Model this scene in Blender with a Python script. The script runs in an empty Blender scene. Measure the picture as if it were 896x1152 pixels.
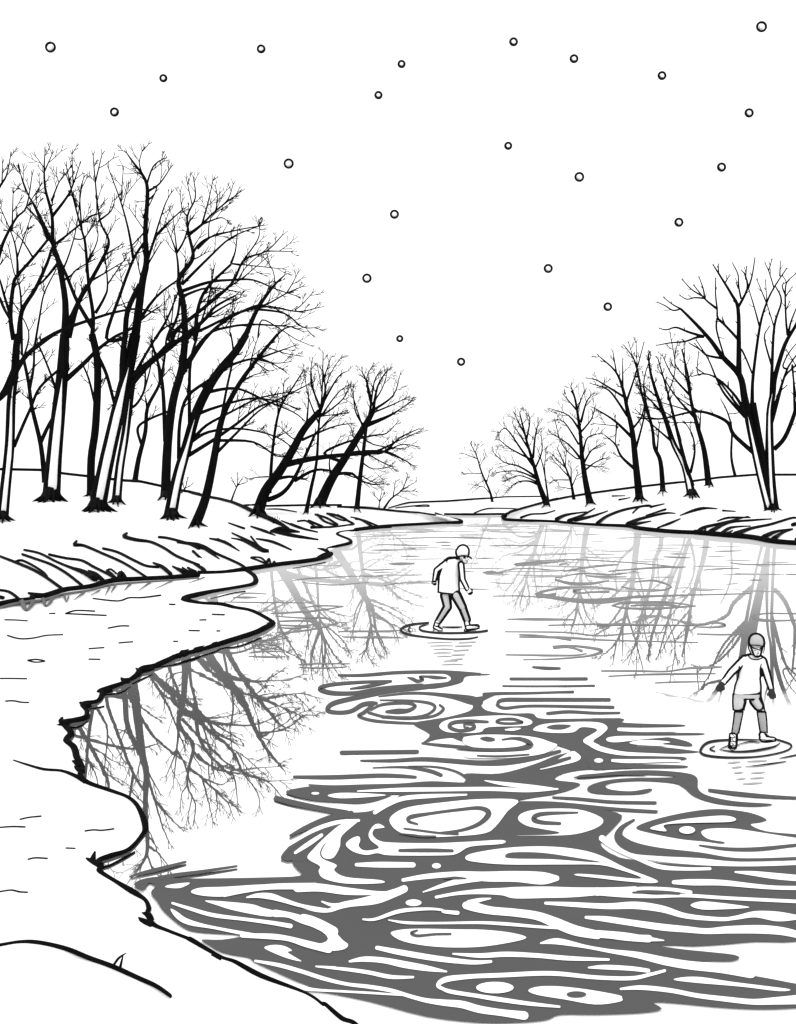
import bpy, bmesh, math, random
from mathutils import Vector, geometry, noise

random.seed(7)
scene = bpy.context.scene
COL = scene.collection
F = 1000.0        # focal length in photo pixels (photo 896 x 1152)
CX, YH = 448.0, 542.0
HC = 2.8          # eye height above the ice

TILES = {'A': (0, 160, 4), 'B': (160, 160, 4), 'C': (0, 376, 4), 'D': (160, 376, 4), 'E': (280, 380, 4),
         'F': (500, 400, 4), 'G': (650, 360, 896 / 246), 'H': (740, 290, 896 / 156),
         '1': (300, 740, 4), '2': (500, 740, 4), '3': (672, 740, 4), '4': (140, 928, 4), '5': (340, 928, 4),
         '6': (520, 928, 4), '7': (672, 928, 4),
         'n': (0, 560, 4), 'o': (200, 560, 4), 'p': (400, 560, 4), 'q': (560, 560, 4), 'r': (672, 560, 4),
         's': (0, 760, 4), 't': (0, 928, 4), 'u': (180, 720, 4), 'k': (770, 690, 5.76), 'x': (0, 0, 1)}


def pts(tile, s):
    ox, oy, k = TILES[tile]
    out = []
    for w in s.split():
        if ':' in w:
            out += pts(*w.split(':'))
            continue
        a, b = w.split(',')
        out.append((ox + float(a) / k, oy + float(b) / k))
    return out


def world(x, y, d):
    """the point at depth d seen at photo pixel x, y"""
    return Vector(((x - CX) * d / F, d, HC - (y - YH) * d / F))


def on_plane(x, y, z=0.0):
    d = (HC - z) * F / (y - YH)
    return world(x, y, d)


def lerp(a, b, t):
    return a + (b - a) * t


def spline(p, n=5, closed=False):
    """Catmull-Rom through tuples of any length"""
    m = len(p)
    if m < 3 and not closed:
        return [tuple(lerp(p[0][k], p[1][k], i / n) for k in range(len(p[0]))) for i in range(n + 1)]
    out = []
    rng = range(m) if closed else range(m - 1)
    for i in rng:
        if closed:
            a, b, c, d = p[i - 1], p[i], p[(i + 1) % m], p[(i + 2) % m]
        else:
            a, b, c, d = p[max(i - 1, 0)], p[i], p[i + 1], p[min(i + 2, m - 1)]
        for j in range(n):
            t = j / n
            out.append(tuple(0.5 * (2 * b[k] + (c[k] - a[k]) * t + (2 * a[k] - 5 * b[k] + 4 * c[k] - d[k]) * t * t
                                    + (3 * b[k] - a[k] - 3 * c[k] + d[k]) * t ** 3) for k in range(len(b))))
    if not closed:
        out.append(tuple(p[-1]))
    return out


# ---------------------------------------------------------------- materials
def material(name, col, rough=0.8, var=0.0, scale=6.0, bump=0.0, bscale=20.0, stretch=(1, 1, 1), spec=0.3):
    m = bpy.data.materials.new(name)
    m.use_nodes = True
    nt = m.node_tree
    b = nt.nodes['Principled BSDF']
    b.inputs['Roughness'].default_value = rough
    b.inputs['Specular IOR Level'].default_value = spec
    b.inputs['Base Color'].default_value = (*col, 1)
    tc = nt.nodes.new('ShaderNodeTexCoord')
    mp = nt.nodes.new('ShaderNodeMapping')
    mp.inputs['Scale'].default_value = stretch
    nt.links.new(tc.outputs['Object'], mp.inputs['Vector'])
    if var:
        n = nt.nodes.new('ShaderNodeTexNoise')
        n.inputs['Scale'].default_value = scale
        n.inputs['Detail'].default_value = 5
        nt.links.new(mp.outputs[0], n.inputs['Vector'])
        r = nt.nodes.new('ShaderNodeValToRGB')
        r.color_ramp.elements[0].position = 0.3
        r.color_ramp.elements[1].position = 0.7
        r.color_ramp.elements[0].color = (*[max(c * (1 - var), 0) for c in col], 1)
        r.color_ramp.elements[1].color = (*[min(c * (1 + var), 1) for c in col], 1)
        nt.links.new(n.outputs['Fac'], r.inputs['Fac'])
        nt.links.new(r.outputs[0], b.inputs['Base Color'])
    if bump:
        n2 = nt.nodes.new('ShaderNodeTexNoise')
        n2.inputs['Scale'].default_value = bscale
        n2.inputs['Detail'].default_value = 4
        nt.links.new(mp.outputs[0], n2.inputs['Vector'])
        bp = nt.nodes.new('ShaderNodeBump')
        bp.inputs['Strength'].default_value = bump
        nt.links.new(n2.outputs['Fac'], bp.inputs['Height'])
        nt.links.new(bp.outputs[0], b.inputs['Normal'])
    return m


M = {
    'snow': material('snow', (.90, .90, .90), .9, .02, 3, .06, 9, spec=.1),
    'frost': material('frosted_ice', (.90, .90, .90), .85, .015, 4, spec=.1),
    'crust': material('snow_crust', (.90, .90, .90), .9, .03, 5, .15, 8, (1, 1, .2), spec=.1),
    'bark': material('black_bark', (.004, .004, .004), .95, .4, 3, .3, 5, (1, 1, .15), spec=.02),
    'earth': material('dark_bank_earth', (.004, .004, .004), .95, .4, 5, .3, 9, spec=.02),
    'reed': material('dark_dry_grass', (.005, .005, .005), .95, .4, 7, spec=.02),
    'dark_ice': material('dark_clear_ice', (.086, .0865, .088), .8, .03, 1.5, spec=.04),
    'streak': material('grey_ice_streak', (.20, .20, .20), .8, .12, 2, spec=.04),
    'pale_streak_and_reflection': material('pale_grey_streak_and_reflection', (.40, .40, .40), .8, .12, 2, spec=.04),
    'fringe': material('grey_ice_fringe', (.13, .13, .13), .8, .1, 2, spec=.04),
    'ink_ice': material('black_cut_ice', (.02, .02, .02), .8, .2, 4, spec=.04),
    'trim': material('black_trim', (.005, .005, .005), .8, .3, 30, .1, 90, spec=.05),
    'wool': material('white_wool', (.90, .90, .90), .9, .02, 40, .1, 120, spec=.05),
    'grey_cloth': material('grey_cloth', (.50, .50, .51), .9, .05, 30, .1, 120, spec=.05),
    'grey_pad': material('mid_grey_pad', (.35, .35, .36), .8, .05, 30, .05, 90, spec=.1),
    'grey_shell': material('grey_helmet_shell', (.44, .44, .45), .5, .04, 20, spec=.2),
    'glove': material('dark_grey_knit', (.035, .035, .036), .9, .2, 60, .1, 150, spec=.05),
    'skin': material('pale_skin', (.86, .84, .83), .7, .02, 20, spec=.1),
    'flake': material('soft_white_flake', (.92, .92, .92), .95, .01, 20, .05, 30, spec=.05),
}


def river_material():
    m = bpy.data.materials.new('mirror_ice')
    m.use_nodes = True
    nt = m.node_tree
    N = nt.nodes
    out = N['Material Output']
    N.remove(N['Principled BSDF'])
    dif = N.new('ShaderNodeBsdfDiffuse')
    dif.inputs['Color'].default_value = (.9, .9, .9, 1)
    glo = N.new('ShaderNodeBsdfGlossy')
    glo.inputs['Color'].default_value = (.97, .97, .97, 1)
    glo.inputs['Roughness'].default_value = .012
    geo = N.new('ShaderNodeNewGeometry')
    sep = N.new('ShaderNodeSeparateXYZ')
    nt.links.new(geo.outputs['Position'], sep.inputs[0])

    def math_(op, a, b=None, c=None):
        n = N.new('ShaderNodeMath')
        n.operation = op
        for i, v in enumerate((a, b, c)):
            if v is None:
                continue
            if isinstance(v, (int, float)):
                n.inputs[i].default_value = v
            else:
                nt.links.new(v, n.inputs[i])
        return n.outputs[0]

    def ramp(v, a, b, lo=0.0, hi=1.0):
        n = N.new('ShaderNodeMapRange')
        n.interpolation_type = 'SMOOTHSTEP'
        n.inputs['From Min'].default_value = a
        n.inputs['From Max'].default_value = b
        n.inputs['To Min'].default_value = lo
        n.inputs['To Max'].default_value = hi
        nt.links.new(v, n.inputs['Value'])
        return n.outputs[0]
    X, Y = sep.outputs[0], sep.outputs[1]
    nz = N.new('ShaderNodeTexNoise')
    nz.inputs['Scale'].default_value = .9
    nz.inputs['Detail'].default_value = 4
    mp = N.new('ShaderNodeMapping')
    mp.inputs['Scale'].default_value = (.5, 1.6, 1)
    nt.links.new(geo.outputs['Position'], mp.inputs['Vector'])
    nt.links.new(mp.outputs[0], nz.inputs['Vector'])
    wob = math_('MULTIPLY', math_('SUBTRACT', nz.outputs['Fac'], .5), 1.6)
    Yw = math_('ADD', Y, wob)
    far_zone = ramp(Yw, 10.6, 12.2)
    left_zone = math_('MULTIPLY', ramp(X, -1.0, -.4, 1, 0), ramp(Yw, 5.4, 6.6))
    mirror = math_('MAXIMUM', far_zone, left_zone)
    # matte ovals added in front of the skaters to blank out their reflections
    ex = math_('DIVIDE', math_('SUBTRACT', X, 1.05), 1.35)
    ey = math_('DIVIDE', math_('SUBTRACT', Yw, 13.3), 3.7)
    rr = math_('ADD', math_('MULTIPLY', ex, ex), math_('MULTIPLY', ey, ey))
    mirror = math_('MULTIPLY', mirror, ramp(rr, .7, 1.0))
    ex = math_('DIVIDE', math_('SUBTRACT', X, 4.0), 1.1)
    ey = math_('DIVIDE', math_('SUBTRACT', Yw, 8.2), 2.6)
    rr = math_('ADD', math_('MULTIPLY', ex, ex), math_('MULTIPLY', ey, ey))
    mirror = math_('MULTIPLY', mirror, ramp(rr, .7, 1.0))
    near = ramp(Y, 9.5, 30, .92, .50)
    fac = math_('MULTIPLY', mirror, near)
    mix = N.new('ShaderNodeMixShader')
    nt.links.new(fac, mix.inputs[0])
    nt.links.new(dif.outputs[0], mix.inputs[1])
    nt.links.new(glo.outputs[0], mix.inputs[2])
    # faint unevenness of the frozen surface
    n3 = N.new('ShaderNodeTexNoise')
    n3.inputs['Scale'].default_value = 1.0
    mp3 = N.new('ShaderNodeMapping')
    mp3.inputs['Scale'].default_value = (.8, 2.2, 1)
    nt.links.new(geo.outputs['Position'], mp3.inputs['Vector'])
    nt.links.new(mp3.outputs[0], n3.inputs['Vector'])
    bp = N.new('ShaderNodeBump')
    bp.inputs['Strength'].default_value = .006
    bp.inputs['Distance'].default_value = .05
    nt.links.new(n3.outputs['Fac'], bp.inputs['Height'])
    nt.links.new(bp.outputs[0], glo.inputs['Normal'])
    nt.links.new(mix.outputs[0], out.inputs['Surface'])
    return m


M['river'] = river_material()


# ---------------------------------------------------------------- mesh collector
class MB:
    def __init__(self):
        self.v, self.f = [], []

    def tube(self, P, R, n=6, cap=True):
        """tube through points P with radii R"""
        k = len(P)
        if k < 2:
            return
        base = len(self.v)
        ref = None
        for i in range(k):
            t = (P[min(i + 1, k - 1)] - P[max(i - 1, 0)])
            if t.length < 1e-9:
                t = Vector((0, 0, 1))
            t.normalize()
            if ref is None:
                ref = t.orthogonal().normalized()
            ref = (ref - t * ref.dot(t))
            if ref.length < 1e-6:
                ref = t.orthogonal()
            ref.normalize()
            b = t.cross(ref)
            for j in range(n):
                a = 2 * math.pi * j / n
                self.v.append(P[i] + (ref * math.cos(a) + b * math.sin(a)) * R[i])
        for i in range(k - 1):
            for j in range(n):
                j2 = (j + 1) % n
                self.f.append((base + i * n + j, base + i * n + j2, base + (i + 1) * n + j2, base + (i + 1) * n + j))
        if cap:
            self.f.append(tuple(base + j for j in reversed(range(n))))
            self.f.append(tuple(base + (k - 1) * n + j for j in range(n)))

    def poly(self, P):
        base = len(self.v)
        self.v.extend(P)
        for t in geometry.tessellate_polygon([[Vector((p.x, p.y, 0)) for p in P]]):
            a, b, c = (P[i] for i in t)
            if (b - a).cross(c - a).z < 0:
                t = (t[0], t[2], t[1])
            self.f.append(tuple(base + i for i in t))

    def ball(self, c, r, u=12, v=8, sc=(1, 1, 1)):
        base = len(self.v)
        self.v.append(c + Vector((0, 0, r * sc[2])))
        for i in range(1, v):
            th = math.pi * i / v
            for j in range(u):
                a = 2 * math.pi * j / u
                self.v.append(c + Vector((r * sc[0] * math.sin(th) * math.cos(a), r * sc[1] * math.sin(th) * math.sin(a), r * sc[2] * math.cos(th))))
        self.v.append(c - Vector((0, 0, r * sc[2])))
        for j in range(u):
            self.f.append((base, base + 1 + j, base + 1 + (j + 1) % u))
            for i in range(v - 2):
                a = base + 1 + i * u
                self.f.append((a + j, a + u + j, a + u + (j + 1) % u, a + (j + 1) % u))
            self.f.append((base + 1 + (v - 2) * u + j, base + 1 + (v - 1) * u, base + 1 + (v - 2) * u + (j + 1) % u))

    def mesh(self, name, origin=None):
        me = bpy.data.meshes.new(name)
        o = origin or Vector((0, 0, 0))
        me.from_pydata([tuple(Vector(v) - o) for v in self.v], [], self.f)
        me.update()
        return me

    def build(self, name, mat, parent=None, origin=None, smooth=True):
        """origin: world point the vertices are measured from (the parent's place)"""
        me = self.mesh(name, origin)
        if smooth:
            me.polygons.foreach_set('use_smooth', [True] * len(me.polygons))
        me.materials.append(mat)
        o = bpy.data.objects.new(name, me)
        COL.objects.link(o)
        if parent is not None:
            o.parent = parent
        elif origin is not None:
            o.location = origin
        return o


def tag(o, label=None, cat=None, group=None, kind=None):
    if label:
        o['label'] = label
    if cat:
        o['category'] = cat
    if group:
        o['group'] = group
    if kind:
        o['kind'] = kind
    return o


def empty(name, loc, label, cat, group=None):
    o = bpy.data.objects.new(name, None)
    o.empty_display_size = .3
    COL.objects.link(o)
    o.location = loc
    return tag(o, label, cat, group)


def widths(w, m):
    """per-point widths for m points from a number or list"""
    if isinstance(w, (int, float)):
        return [w] * m
    if len(w) == m:
        return list(w)
    out = []
    for i in range(m):
        t = i / (m - 1) * (len(w) - 1)
        k = min(int(t), len(w) - 2)
        out.append(lerp(w[k], w[k + 1], t - k))
    return out


def ribbon_px(p, w, n=6):
    """outline (photo px) of a stroke with rounded ends; w in px"""
    W = widths(w, len(p))
    s = spline([(a[0], a[1], b) for a, b in zip(p, W)], n)
    L, R = [], []
    k = len(s)
    for i in range(k):
        x, y, ww = s[i]
        tx, ty = s[min(i + 1, k - 1)][0] - s[max(i - 1, 0)][0], s[min(i + 1, k - 1)][1] - s[max(i - 1, 0)][1]
        l = math.hypot(tx, ty) or 1
        nx, ny = -ty / l, tx / l
        L.append((x + nx * ww / 2, y + ny * ww / 2))
        R.append((x - nx * ww / 2, y - ny * ww / 2))
    return s, L, R


def ribbon(mb, p, w, z, n=6):
    """flat mark on the ice: quads along the stroke plus rounded ends"""
    s, L, R = ribbon_px(p, w, n)
    base = len(mb.v)
    k = len(s)
    for a, b in zip(L, R):
        mb.v.append(on_plane(*a, z))
        mb.v.append(on_plane(*b, z))
    for i in range(k - 1):
        mb.f.append((base + 2 * i, base + 2 * i + 1, base + 2 * i + 3, base + 2 * i + 2))
    for e in (0, k - 1):
        x, y, ww = s[e]
        o = s[1] if e == 0 else s[k - 2]
        ang = math.atan2(y - o[1], x - o[0])
        b2 = len(mb.v)
        for j in range(7):
            a = ang - math.pi / 2 + math.pi * j / 6
            mb.v.append(on_plane(x + math.cos(a) * ww / 2, y + math.sin(a) * ww / 2, z))
        mb.f.append(tuple(b2 + j for j in range(7)))
    # all faces up
    for i in range(len(mb.f) - k - 1, len(mb.f)):
        f = mb.f[i]
        if len(f) >= 3:
            a, b, c = (mb.v[q] for q in f[:3])
            if (b - a).cross(c - a).z < 0:
                mb.f[i] = tuple(reversed(f))
# ================================================================ land
def interp(tab, x):
    if x <= tab[0][0]:
        return tab[0][1]
    for (a, b), (c, d) in zip(tab, tab[1:]):
        if x <= c:
            return lerp(b, d, (x - a) / (c - a))
    return tab[-1][1]


class Bank:
    """a snow slope between its foot line and its crest line"""
    def __init__(self, foot, ridge, gap, p):
        self.foot, self.ridge, self.gap, self.p = foot, ridge, gap, p

    def depth(self, x, y):
        yf, yr = interp(self.foot, x), interp(self.ridge, x)
        t = max(0.0, min(1.0, (yf - y) / max(yf - yr, .01)))
        df = HC * F / (yf - YH)
        dr = df + interp(self.gap, x)
        d = 1 / lerp(1 / df, 1 / dr, t ** self.p)
        if y > YH + 1:
            d = min(d, (HC - .02 - .5 * t * t) * F / (y - YH))
        return max(d, df)

    def at(self, x, y):
        return world(x, y, self.depth(x, y))

    def mesh(self, name, xs, rows=22):
        mb = MB()
        cols = []
        for x in xs:
            yf, yr = interp(self.foot, x), interp(self.ridge, x)
            c = [self.at(x, lerp(yf, yr, j / rows)) for j in range(rows + 1)]
            front = c[0].copy()
            front.z = -.3
            e = c[-1]
            b1 = e + Vector((e.x * 6 / e.y, 6, -.15))
            b2 = e + Vector((e.x * 40 / e.y, 40, -1.2 - .3 * max(e.z, 0)))
            b3 = Vector((e.x * 3, e.y * 3, -.34))
            cols.append([front] + c + [b1, b2, b3])
        m = len(cols[0])
        for c in cols:
            mb.v.extend(c)
        for i in range(len(cols) - 1):
            for j in range(m - 1):
                a = i * m + j
                mb.f.append((a, a + m, a + m + 1, a + 1))
        return tag(mb.build(name, M['snow']), kind='structure')


LEFT = Bank(
    [(-500, 745), (-150, 702), (0, 681), (40, 676), (75, 668), (120, 659), (200, 651), (277, 642), (330, 634), (365, 628), (372, 619), (382, 614),
     (394, 610), (397, 599), (424, 595), (455, 591), (504, 589), (519, 587.5)],
    [(-500, 522), (0, 529), (50, 530), (100, 534), (150, 541), (200, 552), (235, 559), (262, 566), (300, 570), (350, 569), (395, 569),
     (430, 573), (470, 577), (500, 582), (519, 586.5)],
    [(-500, 150), (230, 150), (300, 80), (400, 50), (440, 30), (519, 4)], .75)
RIGHT = Bank(
    [(565, 585), (572, 586), (600, 587.5), (680, 591), (715, 593), (757, 600), (800, 602), (840, 606), (896, 613), (1000, 622), (1400, 650)],
    [(565, 583), (574, 577), (590, 572), (625, 562), (670, 555), (715, 549), (760, 544), (810, 538), (850, 535), (896, 535), (1400, 530)],
    [(565, 3), (574, 12), (600, 30), (660, 60), (760, 90), (1400, 110)], .85)
FAR = Bank([(380, 580), (566, 580), (660, 580)], [(380, 569), (440, 569), (460, 566), (504, 564.5), (567, 559.5), (610, 559), (660, 561)],
           [(380, 60), (660, 60)], 1.0)

# the snow covered shelf on the left
SHORE = pts('o', '310,330 345,355 352,378 330,395 250,410 150,428 80,445 30,458 50,470 110,480 200,486 260,500 330,512 390,540 428,568 395,590 350,612 290,632 200,660 100,690 0,722')[:-1] \
    + pts('n', '896,692 800,716 705,760 640,775 620,800 570,830 500,858 450,876') \
    + pts('s', '462,82 440,118 375,132 392,165 385,195 330,208 285,215 300,240 322,265 298,295 335,330 348,375 370,415 362,455 400,490 500,525 580,555 625,600 655,680 640,720 580,785 500,815 445,835') \
    + pts('t', '455,190 450,215 520,260 600,310 655,345 670,380 665,400 690,455 760,485 850,520') \
    + pts('4', '300,525 430,600 500,625 620,690 820,765 900,820') + pts('5', '100,810 180,880 240,905') + [(420, 1178), (470, 1240), (560, 1400)]
SHELF_EDGE = [on_plane(*p) for p in SHORE]
shelf_poly = SHELF_EDGE + [Vector((1.2, 1.0, 0)), Vector((2.0, -3.5, 0)), Vector((-26, -3.5, 0)), on_plane(-420, 733), on_plane(-150, 700),
                           on_plane(0, 680), on_plane(40, 675), on_plane(120, 658), on_plane(200, 650)]


def seg_dist(px, py, P):
    best = 1e9
    for a, b in zip(P, P[1:]):
        dx, dy = b.x - a.x, b.y - a.y
        l2 = dx * dx + dy * dy or 1e-9
        t = max(0, min(1, ((px - a.x) * dx + (py - a.y) * dy) / l2))
        e = (a.x + dx * t - px) ** 2 + (a.y + dy * t - py) ** 2
        if e < best:
            best = e
    return math.sqrt(best)


def inside(px, py, P):
    c = False
    for a, b in zip(P, P[1:] + P[:1]):
        if (a.y > py) != (b.y > py) and px < (b.x - a.x) * (py - a.y) / (b.y - a.y) + a.x:
            c = not c
    return c


CREST = [on_plane(*p) for p in pts('t', '-200,580 0,545 100,530 180,533 300,560 400,600 510,640 620,690 700,725 770,775')]


def shelf_z(x, y):
    d = seg_dist(x, y, SHELF_EDGE)
    z = .012 + .07 * (1 - math.exp(-d / 1.2))
    z += .02 * noise.noise(Vector((x * .9, y * .6, 3.1))) * min(d, 1)
    if y < 8:
        z += .05 * math.exp(-(seg_dist(x, y, CREST) / .22) ** 2) * min(d * 2, 1)
    return z


def on_shelf(x, y):
    z = .05
    for _ in range(8):
        q = on_plane(x, y, z)
        z = shelf_z(q.x, q.y)
    return on_plane(x, y, z)


def build_shelf():
    poly = shelf_poly
    inner = []
    random.seed(3)
    for (x0, x1, y0, y1, st) in ((-5, 2, -3.3, 9, .22), (-12, 0, 9, 17, .5), (-26, 0, -3.3, 30, 1.1)):
        y = y0
        while y < y1:
            x = x0
            while x < x1:
                q = (x + random.uniform(-.3, .3) * st, y + random.uniform(-.3, .3) * st)
                if st > 1 and (-12 < q[0] < 0 and 9 < q[1] < 17 or -5 < q[0] < 2 and q[1] < 9):
                    x += st
                    continue
                if inside(*q, poly) and seg_dist(*q, poly + poly[:1]) > .25 * st:
                    inner.append(Vector(q))
                x += st
            y += st
    b = [Vector((p.x, p.y)) for p in poly]
    n = len(b)
    v, e, f, *_ = geometry.delaunay_2d_cdt(b + inner, [(i, (i + 1) % n) for i in range(n)], [], 1, 1e-5)
    mb = MB()
    mb.v = [Vector((q.x, q.y, shelf_z(q.x, q.y))) for q in v]
    for t in f:
        a, b_, c = (mb.v[i] for i in t)
        if (b_ - a).cross(c - a).z < 0:
            t = list(reversed(t))
        mb.f.append(tuple(t))
    o = mb.build('snow_shelf', M['snow'])
    return tag(o, kind='structure')


# ground and ice
def sheet(name, x0, x1, y0, y1, z, mat, nx=1, ny=1):
    mb = MB()
    for j in range(ny + 1):
        for i in range(nx + 1):
            mb.v.append(Vector((lerp(x0, x1, i / nx), lerp(y0, y1, j / ny), z)))
    for j in range(ny):
        for i in range(nx):
            a = j * (nx + 1) + i
            mb.f.append((a, a + 1, a + nx + 2, a + nx + 1))
    return tag(mb.build(name, mat, smooth=False), kind='structure')


ground = sheet('ground', -3000, 3000, -500, 3000, -.35, M['snow'], 8, 8)
river = sheet('river', -30, 75, -6, 84, 0, M['river'])
build_shelf()
left_bank = LEFT.mesh('snow_bank', [x for x in range(-500, 260, 12)] + [x for x in range(260, 520, 4)] + [519])
right_bank = RIGHT.mesh('snow_bank', [565, 567, 569, 572, 575, 580] + [x for x in range(585, 900, 6)] + [x for x in range(900, 1401, 25)])
far_bank = FAR.mesh('far_shore', [x for x in range(380, 661, 8)], 10)


# ---------------------------------------------------------------- dark earth edges, ridges and dry grass
def ink(mb, p, w, surf, n=5, sides=6, lift=.25):
    """a raised dark strand lying on a surface; w = photo px thickness"""
    W = widths(w, len(p))
    s = spline([(a[0], a[1], b) for a, b in zip(p, W)], n)
    P, R = [], []
    for i, (x, y, ww) in enumerate(s):
        q = surf(x, y)
        r = max(ww, .3) / 2 * q.y / F
        P.append(q + Vector((0, 0, r * lift)))
        R.append(r)
    mb.tube(P, R, sides)


def wob(w0, m, a=.25, seed=1):
    rnd = random.Random(seed)
    return [w0 * (1 + rnd.uniform(-a, a)) for _ in range(m)]


ICE = lambda x, y: on_plane(x, y, .004)
edge = MB()
ink(edge, SHORE, wob(6.5, len(SHORE), .25, 4), ICE, 5, 8)
# barbs where tufts hang over the lip of the shelf
for tl, s, w in [('s', '246,225 285,228 300,222', [1, 7, 9]), ('s', '288,180 276,205 285,222', [1, 6, 8]), ('s', '362,126 385,138 400,145', [4, 8, 8]),
                 ('s', '445,72 470,78 500,70', [3, 8, 6]), ('s', '545,8 560,25 580,28', [1, 6, 8]), ('n', '610,768 640,785 690,772', [2, 7, 5]),
                 ('n', '540,806 560,830 585,832', [1, 6, 7]), ('n', '705,755 760,725 750,742', [6, 3, 1]), ('n', '815,695 812,715 800,720', [1, 5, 7]),
                 ('n', '850,690 838,708 820,715', [1, 5, 7]), ('o', '10,695 0,715 -20,722', [1, 4, 7]), ('o', '60,678 40,692 20,702', [1, 4, 7]),
                 ('o', '130,665 105,676 80,690', [1, 4, 7]), ('o', '185,645 170,655 160,664 190,662', [1, 3, 5, 4]), ('o', '395,565 420,570 428,568', [1, 5, 8]),
                 ('s', '320,385 340,395 365,420', [1, 6, 8]), ('s', '330,405 350,425 370,440', [1, 6, 8]), ('t', '612,412 645,440 690,462', [1, 8, 9]),
                 ('t', '390,158 430,178 455,192', [5, 9, 9]), ('t', '442,98 425,135 418,165', [1, 5, 8]), ('4', '442,630 425,608 400,590', [1, 6, 7]),
                 ('t', '640,402 665,410 680,430', [4, 8, 8])]:
    ink(edge, pts(tl, s), w, ICE, 4, 6)
tag(edge.build('bank_edge', M['earth']), kind='structure')

edge2 = MB()   # thin second lip on the ice beside the shelf
for tl, s, w in [('o', '375,632 320,655 265,672 200,680 160,698 60,728 0,748', 2.2), ('n', '896,722 800,750 705,765', [2.2, 2.2, 1]), ('n', '688,796 650,812 600,838', [1, 2, 2]),
                 ('n', '588,850 540,880 460,888', [1, 2.2, 2]), ('s', '470,138 430,148 402,152', [1.5, 2, 1]), ('s', '395,205 350,235 295,232', [1, 2.5, 3]),
                 ('t', '608,122 560,150 490,186 455,192', [2, 3, 3, 4]), ('o', '305,422 240,432 150,455', [2, 1.8, 1]), ('o', '665,292 600,305 520,318', [1.8, 1.6, 1])]:
    ink(edge2, pts(tl, s), w, ICE, 5, 6)
tag(edge2.build('bank_edge', M['earth']), kind='structure')

# foot of the left bank, with the jagged notch
lf = MB()
ink(lf, pts('n', '-400,530 -100,500 0,485 60,470 140,462 150,448 200,448 290,420 400,405 500,380 640,370 770,362 896,350'),
    [8, 7.5, 7, 6, 6, 6, 7, 6.5, 6, 6.5, 6, 5.5, 6], lambda x, y: on_plane(x, y + 1.5, .06), 5, 8, .9)
ink(lf, pts('n', '130,430 155,440 215,440'), [3, 5, 4], lambda x, y: on_plane(x, y + 1, .06), 4, 6, .9)
ink(lf, pts('o', '90,350 200,345 310,330 450,308 560,295 640,282 690,264'), [6, 5, 5.5, 5, 5, 5, 6], ICE, 5, 8, .9)
ink(lf, pts('o', '690,264 660,262 630,270'), [5, 4, 2], ICE, 4, 6, .9)
ink(lf, pts('o', '630,232 660,242 680,250 672,232 700,226 750,216 778,208 782,200 768,190 720,172 735,160 800,152 896,140 960,136'),
    [2, 4, 3, 2, 3, 3.5, 3.5, 3, 3, 3.5, 3, 3, 3.5, 3.5], ICE, 5, 8, .9)
ink(lf, pts('p', '0,152 60,142 150,132 300,124 400,118 460,118 480,113 465,104 420,97 385,82 360,72'), [4.5, 4, 3.5, 3.5, 3, 4, 3.5, 3, 3, 2.5, 2], ICE, 5, 8, .9)
tag(lf.build('bank_edge', M['earth']), kind='structure')
rf = MB()
ink(rf, pts('q', '-160,75 0,78 40,78'), [1.8, 2, 1.8], ICE, 4, 6, .9)
ink(rf, pts('q', '145,52 70,66 30,82 24,95 40,104 120,108 250,112 350,120 470,128 590,134 640,146 780,160 900,165'),
    [1, 2.2, 3.2, 4, 3.6, 3.4, 3.2, 3, 3.4, 4, 5, 5, 5], ICE, 5, 8, .9)
ink(rf, pts('r', '440,165 560,176 700,188 790,205 896,214 1000,220 1500,290'), [6, 6, 6, 6, 6, 7, 7], ICE, 5, 8, .9)
tag(rf.build('bank_edge', M['earth']), kind='structure')

# crest lines of the snow
rd = MB()
LB = LEFT.at
for tl, s, w in [('C', '-300,600 -60,606 60,612 120,610 190,615 270,630 400,645 480,655 560,664 640,668 700,680 800,705 900,720', 2.6),
                 ('D', '190,710 300,737 380,752 450,780 520,815 600,850 660,878', [3, 2.6, 2.6, 3, 4, 4, 2]),
                 ('D', '450,776 530,770 700,766 900,772', 2), ('E', '400,765 520,770 600,777 680,785 790,792 840,793', [2, 2.4, 2.2, 2, 1.8, 2])]:
    ink(rd, pts(tl, s), [q * 1.3 for q in w] if isinstance(w, list) else w * 1.3, lambda x, y: LEFT.at(x, max(y, interp(LEFT.ridge, x) + .3)), 4, 6, .9)
RB = RIGHT.at
for tl, s, w in [('q', '22,90 50,62 100,44 180,26 270,4', 2), ('F', '270,735 310,700 380,680 500,652 600,632 720,612 860,596', [3, 2.4, 2, 2, 2, 2, 2]),
                 ('G', '0,720 130,702 260,682 340,672 440,668 520,658 640,642 700,637 840,635 920,636 1100,640', 2.2)]:
    ink(rd, pts(tl, s), [q * 1.3 for q in w] if isinstance(w, list) else w * 1.3, lambda x, y: RIGHT.at(max(x, 566), max(y, interp(RIGHT.ridge, x) + .3)), 4, 6, .9)
for tl, s, w in [('p', '150,48 240,25 340,18 440,12 620,5', [1, 1.6, 1.8, 1.8, 1.6]), ('q', '-20,3 20,0 60,-2 200,-3', 1.4), ('p', '180,48 260,40 325,36 325,42 270,42', [1, 1.4, 1.4, 1, .8]),
                 ('p', '535,72 570,58 610,51 700,51 760,55', [1.4, 1.4, 1.4, 1.2, 1]), ('p', '400,78 520,79 670,77', 2)]:
    ink(rd, pts(tl, s), [q * 1.3 for q in w] if isinstance(w, list) else w * 1.3, lambda x, y: FAR.at(x, max(min(y, 579.8), interp(FAR.ridge, x) + .2)), 4, 6, .9)
tag(rd.build('snow_ridge', M['earth']), kind='structure')
dr = MB()      # near drift crest and little wind ripples on the shelf
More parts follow.
